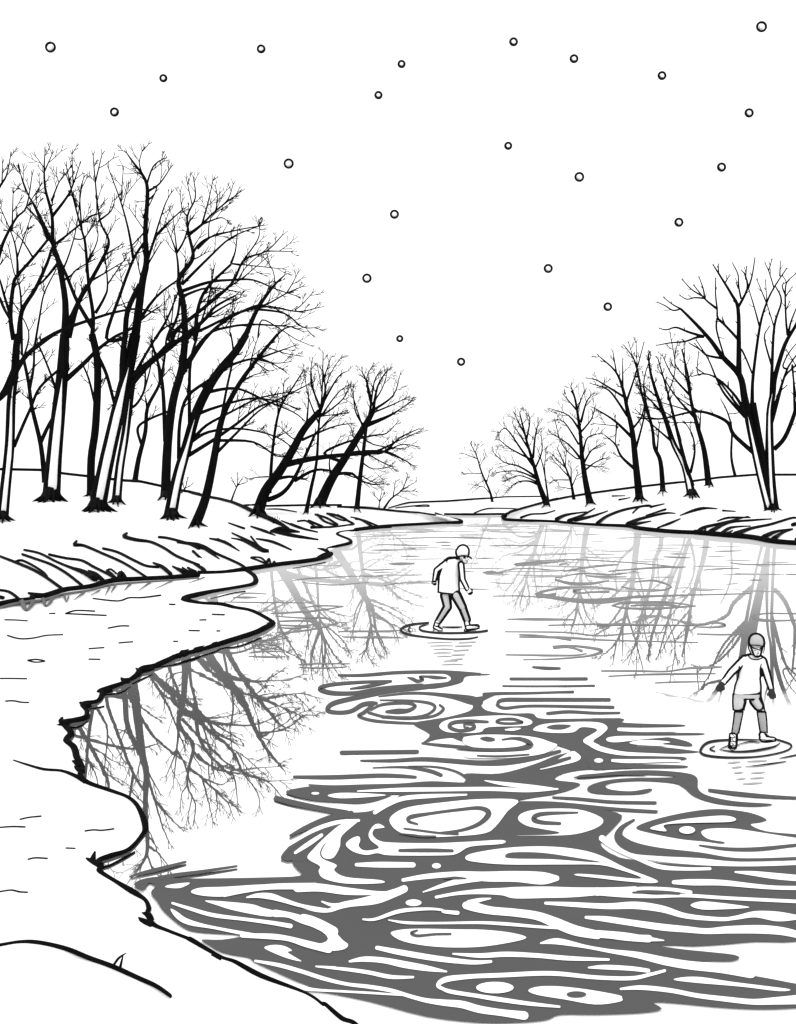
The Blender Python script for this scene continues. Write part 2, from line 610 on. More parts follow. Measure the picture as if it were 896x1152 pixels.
ink(dr, pts('t', '-200,580 0,545 100,530 180,533 300,560 400,600 510,640 620,690 700,725 760,765 770,775'), [6, 5, 5, 5, 5, 5, 5, 5, 4.5, 4, 3], on_shelf, 5, 8)
ink(dr, pts('s', '62,382 120,402 200,425 280,432 340,455 390,485'), [2, 3, 4, 4, 5, 6], on_shelf, 5, 8)
for tl, s in [('n', '420,456 530,467 580,453 640,452 725,441'), ('n', '222,524 250,523'), ('n', '295,524 480,532'), ('n', '300,522 345,510 428,513'),
              ('n', '22,552 70,553 125,557'), ('n', '35,622 90,637 150,634 210,622 285,619'), ('n', '487,590 540,580 582,580'), ('n', '535,656 570,653 600,651'),
              ('n', '400,682 470,677'), ('n', '400,729 452,730'), ('n', '762,482 790,483'), ('n', '850,600 900,601'), ('n', '780,649 802,649'),
              ('n', '126,734 165,730 202,738 160,743 126,734'), ('n', '-20,816 60,816 122,817'), ('s', '24,118 60,116 100,123 132,124'),
              ('s', '90,650 130,641 188,635'), ('s', '0,686 60,682 115,684'), ('s', '382,702 420,697 460,699 515,692'), ('s', '297,779 340,781'),
              ('s', '126,830 160,823 215,826'), ('t', '-10,305 50,296 90,304 126,306'), ('o', '155,527 212,529'), ('o', '98,553 130,552'), ('o', '50,600 100,601'), ('o', '175,602 192,602')]:
    ink(dr, pts(tl, s), 1.9, on_shelf, 4, 6, .8)
tag(dr.build('drift_ripple', M['earth']), kind='structure')

# icy grey fringe under the left bank
fr = MB()
ink(fr, pts('n', '0,498 60,485 140,475 200,465 290,438 400,420 500,395 640,382 770,373 896,362'), [3, 4, 5, 4, 3.5, 3, 3, 2.5, 2, 2], lambda x, y: on_plane(x, y + .5, .10), 4, 6, .8)
for tl, s, w in [('n', '100,480 120,510 150,478', [7, 3, 5]), ('n', '195,465 208,490 235,465', [5, 2, 4]), ('n', '230,462 270,445', [3, 1]), ('n', '290,445 300,470 310,445', [3, 1, 2]),
                 ('n', '335,460 380,430', [1, 3]), ('n', '475,440 495,400', [.8, 2.5]), ('n', '500,428 520,398', [.8, 3]), ('n', '560,418 590,388', [.8, 3]), ('n', '625,418 680,382', [.8, 2.5]),
                 ('n', '700,410 780,375', [.8, 2]), ('o', '50,385 120,362', [.8, 2]), ('n', '410,440 450,420', [1, 2])]:
    ink(fr, pts(tl, s), w, lambda x, y: on_plane(x, y, .09), 4, 5, .8)
tag(fr.build('icicle_fringe', M['fringe']), kind='structure')

# dry grass lying on the banks
gl, gr = MB(), MB()
for tl, s, w in [('n', '-40,255 0,268 80,300 150,330 210,365 280,415', [2, 2, 2.4, 2.4, 2.4, 2.4]), ('n', '72,292 100,287 150,310 195,340 212,360', 2),
                 ('n', '102,260 160,280 230,305 300,345 370,400', 2.2), ('n', '110,240 180,255 250,290 320,320 380,345 430,378', [2, 2, 2, 2.4, 4, 5]),
                 ('n', '222,261 300,278 370,288 420,315 480,345 510,362', 2.2), ('n', '345,200 338,220 380,222 460,255 560,300 660,362', [2, 3, 2.4, 2.2, 2.2, 2]),
                 ('n', '465,234 530,250 600,285 660,312 715,318', 2.2), ('n', '572,165 560,182 620,198 680,205 740,232 800,270 896,308', [2, 3, 3, 2.4, 2.2, 2.2, 2.2]),
                 ('n', '715,183 760,188 850,212 896,235', 2.2), ('n', '398,328 430,350 465,380', [1, 3, 3]), ('n', '482,330 500,325 525,345', 1.5), ('n', '482,332 500,352 520,372', [2, 3, 3]),
                 ('n', '535,370 545,345 570,370', [3, 3.5, 2]), ('n', '690,296 730,318 770,352', [1.5, 3, 3]), ('n', '778,312 830,345', [1.5, 3.5]), ('n', '850,318 862,345', [1.5, 3]),
                 ('n', '-20,420 40,428 85,460', 2.2), ('n', '-20,450 15,458', 3), ('n', '870,245 896,270', 2),
                 ('o', '0,205 60,215 110,230 170,255 240,285 290,310 318,335', [2, 3, 4, 2.4, 2.2, 2.2, 2.4]), ('o', '92,210 130,240 188,278', [1.5, 2.5, 1]), ('o', '68,246 108,273', [2, 1]),
                 ('o', '145,187 210,205 278,242', [1.5, 2.6, 1]), ('o', '180,188 240,215', 1.5), ('o', '230,116 300,143', [1.2, 2]), ('o', '330,132 390,155 440,172', [1.4, 2.4, 1]),
                 ('o', '245,162 330,205 408,248', [1.4, 2.2, 1.6]), ('o', '242,184 300,200 380,245 408,245', [1, 2, 2, 1.5]), ('o', '330,178 370,225 408,240', 1.6), ('o', '355,188 430,205 512,238', [1.4, 2.4, 1.4]),
                 ('o', '425,150 470,158 550,158', [1.5, 5, 1.5]), ('o', '420,155 520,178 632,192', [2, 3, 1.5]), ('o', '330,272 375,274 400,300 360,285 330,274', 1.6), ('o', '400,300 412,280 420,305', [2, 2, 1]),
                 ('o', '425,305 435,290 440,300', 1.5), ('o', '0,268 50,290 90,305', 2), ('o', '0,320 40,345', [1.5, 3.5]), ('o', '22,318 50,345', [1.5, 3]), ('o', '45,318 80,342', [1.5, 3]), ('o', '75,302 110,325 125,342', [1.5, 3, 3]),
                 ('o', '470,107 550,140 630,158', [1.2, 2, 1.4]), ('o', '540,110 580,108 620,135', 1.5), ('o', '510,122 580,148', 1.8), ('o', '590,108 650,133', 2), ('o', '620,80 670,95 720,125', 1.8), ('o', '630,80 660,110 710,128', 1.8),
                 ('o', '672,76 720,85 790,120', 1.8), ('o', '680,78 740,105 760,100 720,80', 1.4), ('o', '780,90 830,105 880,138', [1.2, 1.8, 2]), ('o', '600,140 700,135 795,122', [2.4, 1.6, 1.4]),
                 ('o', '398,54 460,55 535,66', [1, 1.4, 1]), ('p', '0,100 40,105 100,130', [1.2, 1.4, 1.6])]:
    ink(gl, pts(tl, s), [q * 1.5 for q in w] if isinstance(w, list) else w * 1.5, LB, 4, 6, .95)
for tl, s, w in [('q', '105,94 150,78 210,75 258,60', [1.8, 1.4, 1.4, 1]), ('q', '265,105 310,82 400,66', [3, 2, 1]), ('q', '320,112 380,85 438,50', [3, 2, 1]), ('q', '350,108 420,90 496,62', [3, 2, 1]),
                 ('q', '450,122 490,90 560,62 640,45 685,40 690,48', [3, 2.2, 2, 1.8, 1.8, 1]), ('q', '608,72 640,45 690,42', [1.2, 1.4, 1]), ('q', '690,46 750,30', [1.8, 1]),
                 ('q', '585,128 640,102 750,75 800,73', [3.4, 2.4, 1.8, 1]), ('q', '600,130 690,108', [3, 1]), ('q', '668,82 756,57', [1, 1.8]), ('q', '720,138 770,122 822,97', [1.2, 2, 1]),
                 ('q', '822,82 896,60 960,48', [1, 1.8, 1]), ('G', '140,725 195,722', [1.4, .8]), ('G', '170,740 215,730', [1.4, .8]),
                 ('r', '375,82 430,62 480,52 540,52', [1, 1.8, 2, 1]), ('r', '455,158 480,140 560,120 680,86', [3, 2.4, 2, 1]), ('r', '540,108 590,95 690,92', [1, 1.8, 1.2]),
                 ('r', '510,160 590,118 700,106 785,98', [3.4, 2, 1.8, 1]), ('r', '560,172 600,140 690,130', [3.4, 2, 1]), ('r', '620,175 690,145 780,125 870,97 896,95', [4, 2.4, 2, 1.8, 1.6]),
                 ('r', '750,188 800,160 880,142', [4, 2.4, 1]), ('r', '795,195 830,165 880,145', [4, 2, 1]), ('r', '565,62 622,64', [1.6, 1]), ('r', '480,160 490,140', [2, 1]), ('r', '570,175 610,150', [2.4, 1]),
                 ('r', '880,130 940,110 1000,105', [3, 2, 1]), ('r', '900,200 960,160 1040,140', [4, 2, 1])]:
    ink(gr, pts(tl, s), [q * 1.55 for q in w] if isinstance(w, list) else w * 1.55, RB, 4, 6, .95)
tag(gl.build('dry_grass', M['reed']), 'dark dry grass stalks laid over the left snow bank', 'grass', kind='stuff')
tag(gr.build('dry_grass', M['reed']), 'dark dry grass stalks laid over the right snow bank', 'grass', kind='stuff')
# two stiff tufts standing out of the near snow
for nm, tl, ss, base, lab in [('grass_tuft', 't', [('510,635 535,600 570,576', [3, 3, 1]), ('540,650 548,615 556,585', [3.5, 3, 1]), ('505,638 525,648 545,650', [2, 4, 3])], (133, 1089), 'small dark grass tuft poking out of the nearest curved snow drift'),
                              ]:
    g = MB()
    b = on_shelf(*base)
    for s, w in ss:
        P = pts(tl, s)
        W = widths(w, len(P))
        q = spline([(a[0], a[1], c) for a, c in zip(P, W)], 5)
        g.tube([world(x, y, b.y) for x, y, c in q], [c / 2 * b.y / F for x, y, c in q], 6)
    o = g.build(nm, M['reed'], origin=b)
    tag(o, lab, 'grass tuft')
# ================================================================ swirled ice
# dark clear ice among white frost, laid as thin sheets one above the other
Z = [.004]
LAYERS = []


def layer(name, mat):
    """strokes that overlap lie on separate levels"""
    mb = MB()
    z0 = Z[0]
    boxes = []

    def level(pp, closed=True):
        # cells of 3 x 1.5 px the stroke may touch
        cells = set()
        if closed:
            ys = [p[1] for p in pp]
            r = int(min(ys) / 1.5) - 1
            while r * 1.5 < max(ys) + 1.5:
                yy = r * 1.5 + .75
                xs = []
                for (ax, ay), (bx, by) in zip(pp, pp[1:] + pp[:1]):
                    if (ay > yy) != (by > yy):
                        xs.append(ax + (bx - ax) * (yy - ay) / (by - ay))
                xs.sort()
                for a, b in zip(xs[::2], xs[1::2]):
                    cells.update((c, r) for c in range(int(a / 3) - 1, int(b / 3) + 2))
                r += 1
        for i in range(len(pp)):
            (ax, ay), (bx, by) = pp[i - 1], pp[i]
            n = int(math.hypot(bx - ax, by - ay)) + 1
            for j in range(n + 1):
                c, r = int((ax + (bx - ax) * j / n) / 3), int((ay + (by - ay) * j / n) / 1.5)
                cells.update((c + u, r + v) for u in (-1, 0, 1) for v in (-1, 0, 1))
        lv = 0
        for cs, l in boxes:
            if l >= lv and not cells.isdisjoint(cs):
                lv = l + 1
        boxes.append((cells, lv))
        z = z0 + lv * .0005
        Z[0] = max(Z[0], z)
        return z

    def P(t, s, n=4):
        p = spline(pts(t, s), n, True)
        z = level(p)
        mb.poly([on_plane(x, y, z) for x, y in p])

    def L(t, w, s):
        k = TILES[t][2]
        g = 1.28 if mat is M['frost'] else 1.0      # the frost has spread a little
        ww = [q * g / k for q in w] if isinstance(w, list) else w * g / k
        p = pts(t, s)
        _, a, b = ribbon_px(p, ww, 6)
        ribbon(mb, p, ww, level(a + b[::-1]))

    def O(t, x, y, a, b):
        ox, oy, k = TILES[t]
        p = [(ox + (x + a * math.cos(i * math.pi / 9)) / k, oy + (y + b * math.sin(i * math.pi / 9)) / k) for i in range(18)]
        z = level(p)
        mb.poly([on_plane(q[0], q[1], z) for q in p])
    LAYERS.append((mb, name, mat))
    return P, L, O


def close_layer():
    mb, name, mat = LAYERS.pop()
    Z[0] += .0012
    return tag(mb.build(name, mat, river, smooth=False), kind='structure')


# ---- first: dark ice
P, L, O = layer('dark_ice', M['dark_ice'])
L('1', [10, 14, 16, 16, 14], '325,78 430,78 600,66 800,64 960,74')
P('2', '-60,60 0,62 90,70 195,72 195,78 100,84 80,110 20,128 -60,140 -100,130 0,112 30,95 10,75')
L('1', [10, 16, 24, 22, 22, 22, 20, 18, 20, 22, 20, 14], '860,105 800,118 700,132 560,148 400,180 300,205 275,235 320,246 380,240 430,212 470,204 495,204')
L('1', [10, 14, 16, 20, 20, 18, 18, 18, 18], '560,104 400,110 280,122 240,140 300,158 400,158 500,140 600,130 700,124')
L('1', [12, 14, 6], '560,105 450,128 378,138')
L('1', [6, 16, 16, 12, 12, 10, 16, 8], '636,88 660,96 680,105 705,98 690,86 720,84 760,88 808,90')
L('1', [4, 12, 14, 22, 40, 30], '505,174 620,160 720,160 830,172 920,190 960,200')
L('1', [6, 10, 14, 14, 12, 10, 8], '512,190 640,192 735,204 758,226 720,256 640,268 540,262')
L('1', [10, 14, 12, 8, 8], '780,212 796,232 750,262 640,275 520,268')
L('1', [14, 18, 14, 14, 12, 8], '480,210 440,245 415,262 480,282 600,292 760,296')
L('1', [8, 12, 14, 14, 18, 24, 12], '470,235 520,210 620,202 670,215 640,236 590,240 540,242')
L('1', 12, '640,268 540,266 460,246')
L('2', 14, '300,95 470,95 640,94')
L('2', 9, '265,127 450,128 675,125')
L('2', [18, 14, 11, 10], '180,165 250,160 400,158 580,152')
L('2', [10, 16, 10], '400,42 460,47 520,47')
L('2', [14, 18, 18, 16], '240,212 262,190 400,188 742,188')
L('2', [14, 14, 12, 14], '238,212 275,226 400,216 760,222')
L('2', [14, 14, 12, 10], '465,250 560,242 680,248 788,247')
P('2', '-140,297 -60,278 20,265 110,240 130,215 110,190 40,172 150,175 240,160 185,188 165,208 195,238 300,250 395,250 430,272 560,274 795,272 800,293 880,300 870,335 860,480 800,500 '
       '640,503 540,520 500,548 600,562 600,580 500,612 300,632 150,635 60,610 100,545 100,520 250,520 400,480 500,440 570,420 510,395 470,375 380,350 200,342 95,352 -30,365 -100,385 -65,345')
L('1', [8, 14, 14, 18, 20, 22, 22, 14, 10], '700,384 800,394 900,402 1000,410 1080,412 1160,402 1190,380 1160,362 1070,366')
L('1', [10, 20, 20, 8], '830,350 900,370 1000,385 1070,392')
L('1', [8, 14, 18, 20, 22, 26, 22, 14], '425,462 560,462 700,455 820,462 960,472 1080,468 1200,450 1320,420')
L('1', 18, '338,426 500,424 678,422')
L('1', [12, 20, 20, 18, 14], '125,535 300,537 500,530 600,532 670,537')
L('1', [6, 12, 18, 18], '480,495 620,492 730,508 785,528')
L('1', [4, 8, 10, 14, 10], '640,487 760,490 850,510 905,545 900,570')
L('1', [8, 22, 26, 30, 34, 30, 30], '192,572 300,584 440,582 600,580 740,572 900,576 1100,570')
P('1', '85,605 180,580 300,578 440,588 560,610 520,635 430,655 330,652 200,640')
L('1', [12, 18, 18, 14], '420,598 600,606 760,602 960,600')
L('1', [24, 26, 26, 30], '45,632 120,652 250,680 360,700')
P('3', '-40,275 60,272 106,272 110,290 250,297 380,300 380,308 200,312 0,314')
P('3', '-20,335 200,337 455,338 455,346 200,348 -20,350')
L('3', [40, 30, 20, 26, 30, 22, 10], '-30,398 60,384 150,366 240,366 330,374 400,386 424,392')
P('3', '-20,385 60,385 120,395 200,398 300,402 420,416 455,424 300,430 160,424 60,410 -20,405')
P('3', '-30,430 100,436 250,440 385,447 390,458 250,464 70,464 70,472 200,478 390,484 392,494 250,496 100,498 -30,500')
P('3', '-80,528 0,520 120,508 260,506 400,518 450,540 455,590 500,620 620,645 775,656 775,664 680,668 540,655 440,625 390,585 340,563 200,553 80,560 38,575 60,592 150,600 235,588 245,597 200,612 80,615 -20,608 '
       '-45,590 -20,568 60,548 170,540 330,538 340,532 200,526 60,535 -80,545')
L('3', [14, 20, 16, 12], '505,595 640,612 780,624 900,630')
L('2', [10, 14, 14, 14], '490,628 600,634 760,648 950,652')
L('2', [20, 18, 16, 14], '330,655 500,656 760,680 955,692')
P('3', '175,765 250,730 400,695 540,680 680,695 760,725 740,740 690,750 760,780 896,793 960,796 960,808 896,808 700,778 600,765 500,768 468,785 500,815 570,828 560,836 480,825 380,815 250,790')
L('3', [6, 14, 16, 14], '462,843 600,860 740,858 940,838')
L('7', [12, 24, 44, 50, 36, 24, 14, 14], '165,-22 110,15 100,60 160,100 280,120 460,135 640,156 920,150')
# the great dark field
P('x', '378,915 400,914 418,912 437,904 450,895 463,891 500,890 524,889 560,890 600,892 626,893 600,897 582,901 586,905 626,905 672,910 700,917 690,932 680,942 676,950 684,958 692,962 704,966 747,971 800,974 860,974 905,972 975,984 1050,996 985,1008 1090,1024 1000,1040 '
       '905,1058 850,1059 815,1062 780,1064 760,1063 742,1064 770,1068 800,1071 826,1074 832,1078 822,1081 795,1081 775,1084 800,1091 830,1095 862,1100 905,1108 965,1115 1010,1124 950,1131 905,1133 860,1135 812,1133 770,1129 735,1127 745,1135 722,1139 '
       '670,1141 630,1141 615,1147 580,1150 540,1150 480,1143 415,1126 365,1116 354,1114 345,1108 330,1102 310,1093 286,1082 280,1077 262,1074 247,1070 235,1063 227,1057 250,1057 274,1052 228,1049 207,1044 185,1026 177,1014 170,1004 '
       '175,997 168,993 161,1001 151,995 160,989 180,986 200,988 240,988 300,987 338,985 334,977 329,968 340,956 352,946 368,936 382,930 396,923', 3)
L('4', [8, 16, 18, 12], '25,233 80,217 150,200 275,167')
L('4', [20, 18, 16, 11], '160,238 240,224 350,210 505,186')
L('1', [12, 20, 26, 30], '108,800 180,762 280,722 380,702')
P('1', '66,900 90,860 140,815 220,780 340,752 280,795 210,840 120,910')
P('1', '110,910 180,862 250,800 340,752 300,800 240,860 190,910')
L('4', [12, 16, 16], '748,48 810,20 900,-8')
L('4', [12, 22, 26, 28], '710,148 760,92 840,48 910,28')
L('7', [6, 12, 14, 14, 10], '460,92 560,107 660,112 760,108 905,90')
close_layer()

# ---- second: white frost swept over it
P, L, O = layer('frost_swirl', M['frost'])
P('2', '-22,305 20,278 150,264 300,260 390,280 370,305 200,312 160,335 60,338 0,330')
L('2', [4, 10, 4], '275,324 310,322 342,318')
P('2', '95,356 200,346 300,352 340,368 380,385 370,405 300,412 150,405 90,385')
P('2', '340,352 420,360 480,380 508,395 450,430 330,448 200,452 100,448 100,425 250,425 380,415 400,385')
P('2', '400,322 450,298 600,288 700,292 735,315 710,345 670,375 700,395 660,398 625,370 690,325 620,312 580,335 500,338 430,332')
L('2', [14, 18, 14, 10, 8], '645,380 700,408 800,430 940,436 1080,440')
P('2', '735,360 790,352 900,352 1010,356 900,366 780,380 735,375')
P('3', '145,382 200,370 290,373 330,380 295,386 300,396 190,392')
L('3', [12, 14, 8], '98,322 200,325 350,327')
P('2', '430,503 490,470 570,422 600,430 615,450 590,468 520,485')
O('2', 695, 462, 20, 10)
L('2', [10, 14, 10, 8], '757,462 840,465 1000,462 1060,464')
P('2', '178,552 240,556 400,572 510,590 420,598 370,590 250,572')
L('1', [4, 14, 14, 14, 14, 6], '410,600 600,594 800,592 1000,590 1180,596 1310,590')
O('1', 220, 610, 18, 6)
P('1', '275,620 330,608 450,610 540,618 440,628 330,632')
L('1', [14, 16, 16, 14, 6], '488,696 545,660 620,632 740,622 900,616')
P('1', '555,740 570,705 640,672 800,650 960,636 1130,640 1085,690 1030,760 980,790 860,802 700,806 600,785')
L('1', [6, 14, 14, 10], '100,845 200,782 310,742 415,732')
P('1', '258,900 250,865 300,795 360,752 415,733 340,800 330,850 300,900')
L('5', [10, 16, 12], '-30,125 30,85 88,46')
P('2', '332,725 360,695 450,680 600,682 700,715 712,745 660,775 560,797 380,800 330,800 480,796 518,785 440,770 370,755')
P('5', '197,88 225,60 255,52 262,70 255,95 280,115 330,110 345,98 310,70 300,40 320,5 345,-5 372,10 352,15 325,20 318,45 350,72 420,80 600,82 760,75 900,68 900,85 760,97 700,128 640,137 400,137 340,127 290,135 230,120')
P('5', '180,-5 225,0 130,60 85,110 90,150 155,180 145,205 200,235 350,248 358,262 200,264 100,242 75,210 80,185 25,150 50,110 110,50')
L('5', [12, 20, 18], '245,179 350,179 500,180')
O('5', 605, 184, 20, 12)
O('5', 502, 350, 36, 15)
L('5', [12, 18, 20, 34, 38, 44, 20], '455,248 560,232 700,222 820,232 960,232 1080,240 1145,240')
L('5', [4, 16, 22, 10], '545,302 650,268 750,246 900,236')
L('5', [10, 12, 18, 26, 40, 40, 34, 22, 18], '604,325 700,308 800,300 900,300 960,305 1100,303 1230,303 1400,295 1500,288')
L('7', [30, 14, 12, 12, 14], '0,300 110,300 200,286 330,290 420,304')
L('7', [26, 22, 12, 12, 12, 12], '0,300 120,312 250,322 400,318 600,330 910,345')
L('5', [5, 14, 22], '848,331 800,338 752,352')
L('5', [26, 32, 28, 28, 30, 36, 36, 30], '738,362 780,370 850,385 960,395 1060,410 1140,440 1230,475 1330,495')
L('5', [4, 10, 8, 10, 12, 10, 10, 14, 22, 26], '390,428 470,440 600,442 800,440 920,446 1060,458 1200,468 1320,490 1440,505 1560,512')
L('7', [26, 26, 18, 4], '0,490 120,500 220,512 300,520')
P('5', '400,490 430,474 520,467 700,470 820,472 940,485 1010,507 930,530 780,550 600,548 460,525')
L('5', [6, 10, 14, 10, 8, 12, 14], '275,425 330,424 440,388 560,378 625,382 640,390 700,396')
L('5', [6, 14, 26, 34, 28, 26], '90,345 150,362 260,348 340,332 420,305 460,288')
L('5', [8, 12, 14, 22, 22], '0,368 60,383 120,385 180,362 270,345')
L('5', [32, 28, 26, 14, 8], '-20,282 80,282 200,298 330,306 400,304')
P('5', '0,402 60,415 120,450 180,515 208,540 180,562 100,566 20,548 -20,536 0,522 60,535 108,525 112,500 60,460 0,432')
P('4', '185,280 210,268 295,260 250,284')
P('4', '300,302 340,283 460,278 620,268 780,268 820,280 660,285 520,300 450,322 350,318')
L('4', [10, 16, 20, 24], '450,318 540,296 660,278 860,276')
L('4', [5, 16, 22, 16, 12, 10], '552,326 600,318 660,322 720,340 800,364 920,384')
P('4', '368,340 560,355 620,372 680,388 686,405 640,412 500,386 420,362')
L('4', [26, 20, 28, 36, 36], '680,398 740,405 800,425 860,440 940,480')
L('4', [8, 12, 14, 12, 14, 16], '217,352 300,378 400,406 540,424 660,440 748,455')
P('4', '208,378 240,392 280,420 360,446 480,470 600,492 540,496 400,468 290,450 235,420')
L('4', [14, 20, 18, 24, 26], '530,498 660,502 740,512 820,535 920,560')
P('4', '630,552 670,540 720,545 755,565 735,572 760,590 798,614 740,602 670,575')
L('4', [8, 14, 14, 14, 12, 14, 14, 14, 16, 22, 26, 26, 24, 30], '590,612 700,632 800,660 900,692 1000,716 1100,728 1200,745 1290,772 1360,790 1440,800 1520,808 1600,830 1700,845 1800,858')
L('4', [4, 6, 8], '862,636 900,638 950,642')
L('5', [6, 12, 14, 14, 8], '65,637 200,650 300,664 400,684 500,685')
L('5', [8, 18, 20, 24, 20, 6], '215,614 280,604 370,610 460,628 560,645 650,660')
L('5', [14, 20, 20, 16, 10], '338,553 450,575 600,600 760,618 850,615')
L('5', [20, 10, 8, 8, 4], '-10,730 60,742 200,750 340,758 500,770')
L('5', [6, 16, 18, 16, 16, 8], '680,580 800,588 920,582 1060,588 1200,600 1380,606')
L('5', [8, 10, 6], '700,618 780,618 850,614')
P('6', '15,150 40,130 160,108 300,97 440,100 560,118 640,145 740,195 875,248 850,262 720,252 620,240 515,228 520,220 620,226 780,242 802,234 720,205 620,180 450,178 200,178 50,165')
L('6', [10, 16, 20, 26, 24, 18, 14, 14, 22, 34, 16], '376,352 480,357 650,366 780,362 900,378 1010,410 1160,424 1230,418 1320,402 1420,412 1510,416')
L('6', [10, 20, 22, 24, 22, 20, 26, 30, 28, 24], '558,416 650,424 760,440 900,460 1010,470 1100,478 1200,472 1340,470 1440,478 1520,496')
L('6', [6, 22, 12, 14, 22, 28, 30, 34, 40], '355,532 430,524 558,548 668,568 788,585 908,612 1028,632 1168,645 1300,664')
L('6', [6, 16, 16, 14], '570,642 640,640 760,646 838,656')
L('5', [6, 14, 20, 16, 16, 16, 14, 14, 12, 10], '640,745 612,722 650,695 760,682 900,676 1120,668 1320,686 1480,690 1570,672 1632,656')
L('5', [8, 14, 14, 16, 14, 8], '615,725 660,748 780,768 880,784 1020,804 1158,818')
O('6', 148, 732, 85, 26)
P('6', '298,745 340,728 430,726 560,740 700,765 720,778 710,795 600,808 460,785 340,765')
L('7', [8, 16, 16, 16, 18, 20, 26, 34], '107,738 200,732 330,745 450,768 580,784 700,796 800,792 920,785')
P('7', '345,697 390,685 470,685 600,705 760,725 868,740 820,748 650,728 440,710')
L('7', [22, 18, 14, 16, 12, 10], '22,60 80,102 180,150 280,188 400,198 508,197')
L('7', [4, 10, 10, 10, 12], '130,135 300,160 500,176 700,180 910,172')
L('7', [6, 16, 22, 22], '622,212 700,218 800,230 910,240')
L('7', [14, 22, 20, 16, 14, 14], '345,258 430,258 560,260 700,274 800,282 910,284')
P('7', '420,362 460,345 530,348 670,366 670,374 560,380 470,380')
P('3', '240,765 300,745 400,725 560,710 622,722 600,738 450,742 330,747 298,757 312,780 260,775')
O('3', 405, 775, 36, 17)
close_layer()

# ---- third: dark islands inside the frost
P, L, O = layer('dark_ice', M['dark_ice'])
L('2', [12, 18, 18, 18, 16, 18, 16, 10], '195,288 110,285 40,292 25,312 70,328 130,318 128,300 90,298')
L('2', [10, 10, 10], '90,298 92,312 108,314')
L('2', [8, 10, 8], '150,440 250,443 380,435')
L('2', [8, 12, 20, 26, 20, 16, 12], '262,368 310,362 360,370 386,390 340,408 220,414 60,404')
L('2', [10, 14, 12, 12, 12, 12], '352,288 310,276 250,278 238,290 290,296 350,292')
P('2', '460,312 500,300 570,303 540,320 490,322')
P('2', '160,362 190,354 225,362 225,374 190,376')
L('2', [10, 18, 14], '440,492 500,470 565,450')
L('2', [6, 12, 12, 16], '585,538 660,530 780,522 900,520')
L('2', [14, 18, 22, 18, 8], '520,745 440,740 402,725 440,702 600,696')
L('1', [10, 14, 20, 14, 14, 18, 26, 20, 14, 10], '678,748 640,735 650,716 740,700 860,684 960,676 1000,700 960,745 880,775 780,788')
L('1', [8, 10, 10, 12], '620,768 700,778 780,788 860,792')
L('1', [4, 10, 10, 8], '600,790 660,798 700,803 760,803')
L('5', [14, 18, 14], '440,115 560,114 676,116')
L('5', [8, 14, 12, 10, 10], '518,474 492,486 520,498 600,491 668,490')
P('6', '195,137 230,123 360,125 500,145 622,166 560,165 400,153 220,150')
O('6', 515, 762, 45, 14)
L('7', [8, 16, 12], '162,304 260,302 368,308')
L('5', [6, 12, 4], '640,240 690,238 740,240')
close_layer()

# ---- grey streaks, painted skater reflections and ripple rings further out
Z[0] = .004
P, L, O = layer('ice_streak', M['streak'])
for w, s in [([4, 12, 6], '45,546 180,546 340,548'), ([4, 6, 6, 6, 4], '35,602 300,605 450,620 600,610 760,605'), ([6, 10, 6, 4], '100,625 300,628 500,640 900,650'),
             ([6, 6, 6], '100,615 200,620 330,640'), ([6, 8, 12, 14, 8, 6, 6], '250,668 330,665 440,678 468,692 400,712 250,725 118,728'), ([14, 14, 8, 12], '255,672 310,668 350,678 378,688'),
             ([6, 8, 6, 4], '38,706 200,708 340,708 400,700'),
             ([6, 8, 6, 8, 10, 4], '468,778 620,778 760,780 860,766 960,762 1010,760'), ([4, 6, 8, 4], '500,802 640,795 780,792 980,790'), ([4, 6, 4], '710,832 800,828 930,826'),
             ([4, 5, 5, 6, 6, 6], '-20,442 100,441 220,450 420,470 600,450 850,438'), ([6, 24, 20, 14, 12, 10, 8], '640,440 500,462 360,462 200,440 180,430 260,410 400,400'), ([12, 16, 12], '180,432 220,440 260,432'),
             ([6, 10, 14, 8, 10, 6], '420,425 360,428 345,418 400,405 500,408 545,418'), ([10, 6], '500,422 400,424'), ([6, 14, 6], '75,300 120,300 300,285'), ([8, 6, 4], '280,300 310,296 318,302'),
             ([3, 5, 5, 5, 4], '-40,345 60,322 150,318 250,325 400,330'), ([4, 5, 5, 5, 4], '80,295 300,278 500,285 700,300 820,312'), ([6, 10, 4], '400,350 460,355 580,355'), ([8, 14, 12, 6], '260,368 330,385 420,385 500,372'),
             ([4, 7, 7, 5], '260,360 380,340 520,345 620,330'), ([5, 7, 9, 7], '500,330 620,320 740,312 820,312'), ([6, 9, 8, 5], '620,378 700,372 760,388 785,402'), ([5, 8, 8, 6], '785,402 740,415 640,415 560,400'),
             ([6, 12, 10, 8, 6], '515,485 560,472 640,470 740,468 860,480'), ([5, 8, 10, 8, 6], '515,485 580,496 700,498 800,492 890,486'), ([6, 10, 10, 6], '600,485 680,480 760,480 820,488'), ([5, 6, 5], '230,573 450,568 680,570'),
             ([4, 8, 5, 4], '490,575 560,566 640,574 700,570'), ([6, 10, 6], '300,330 420,310 540,300')]:
    L('q', w, s)
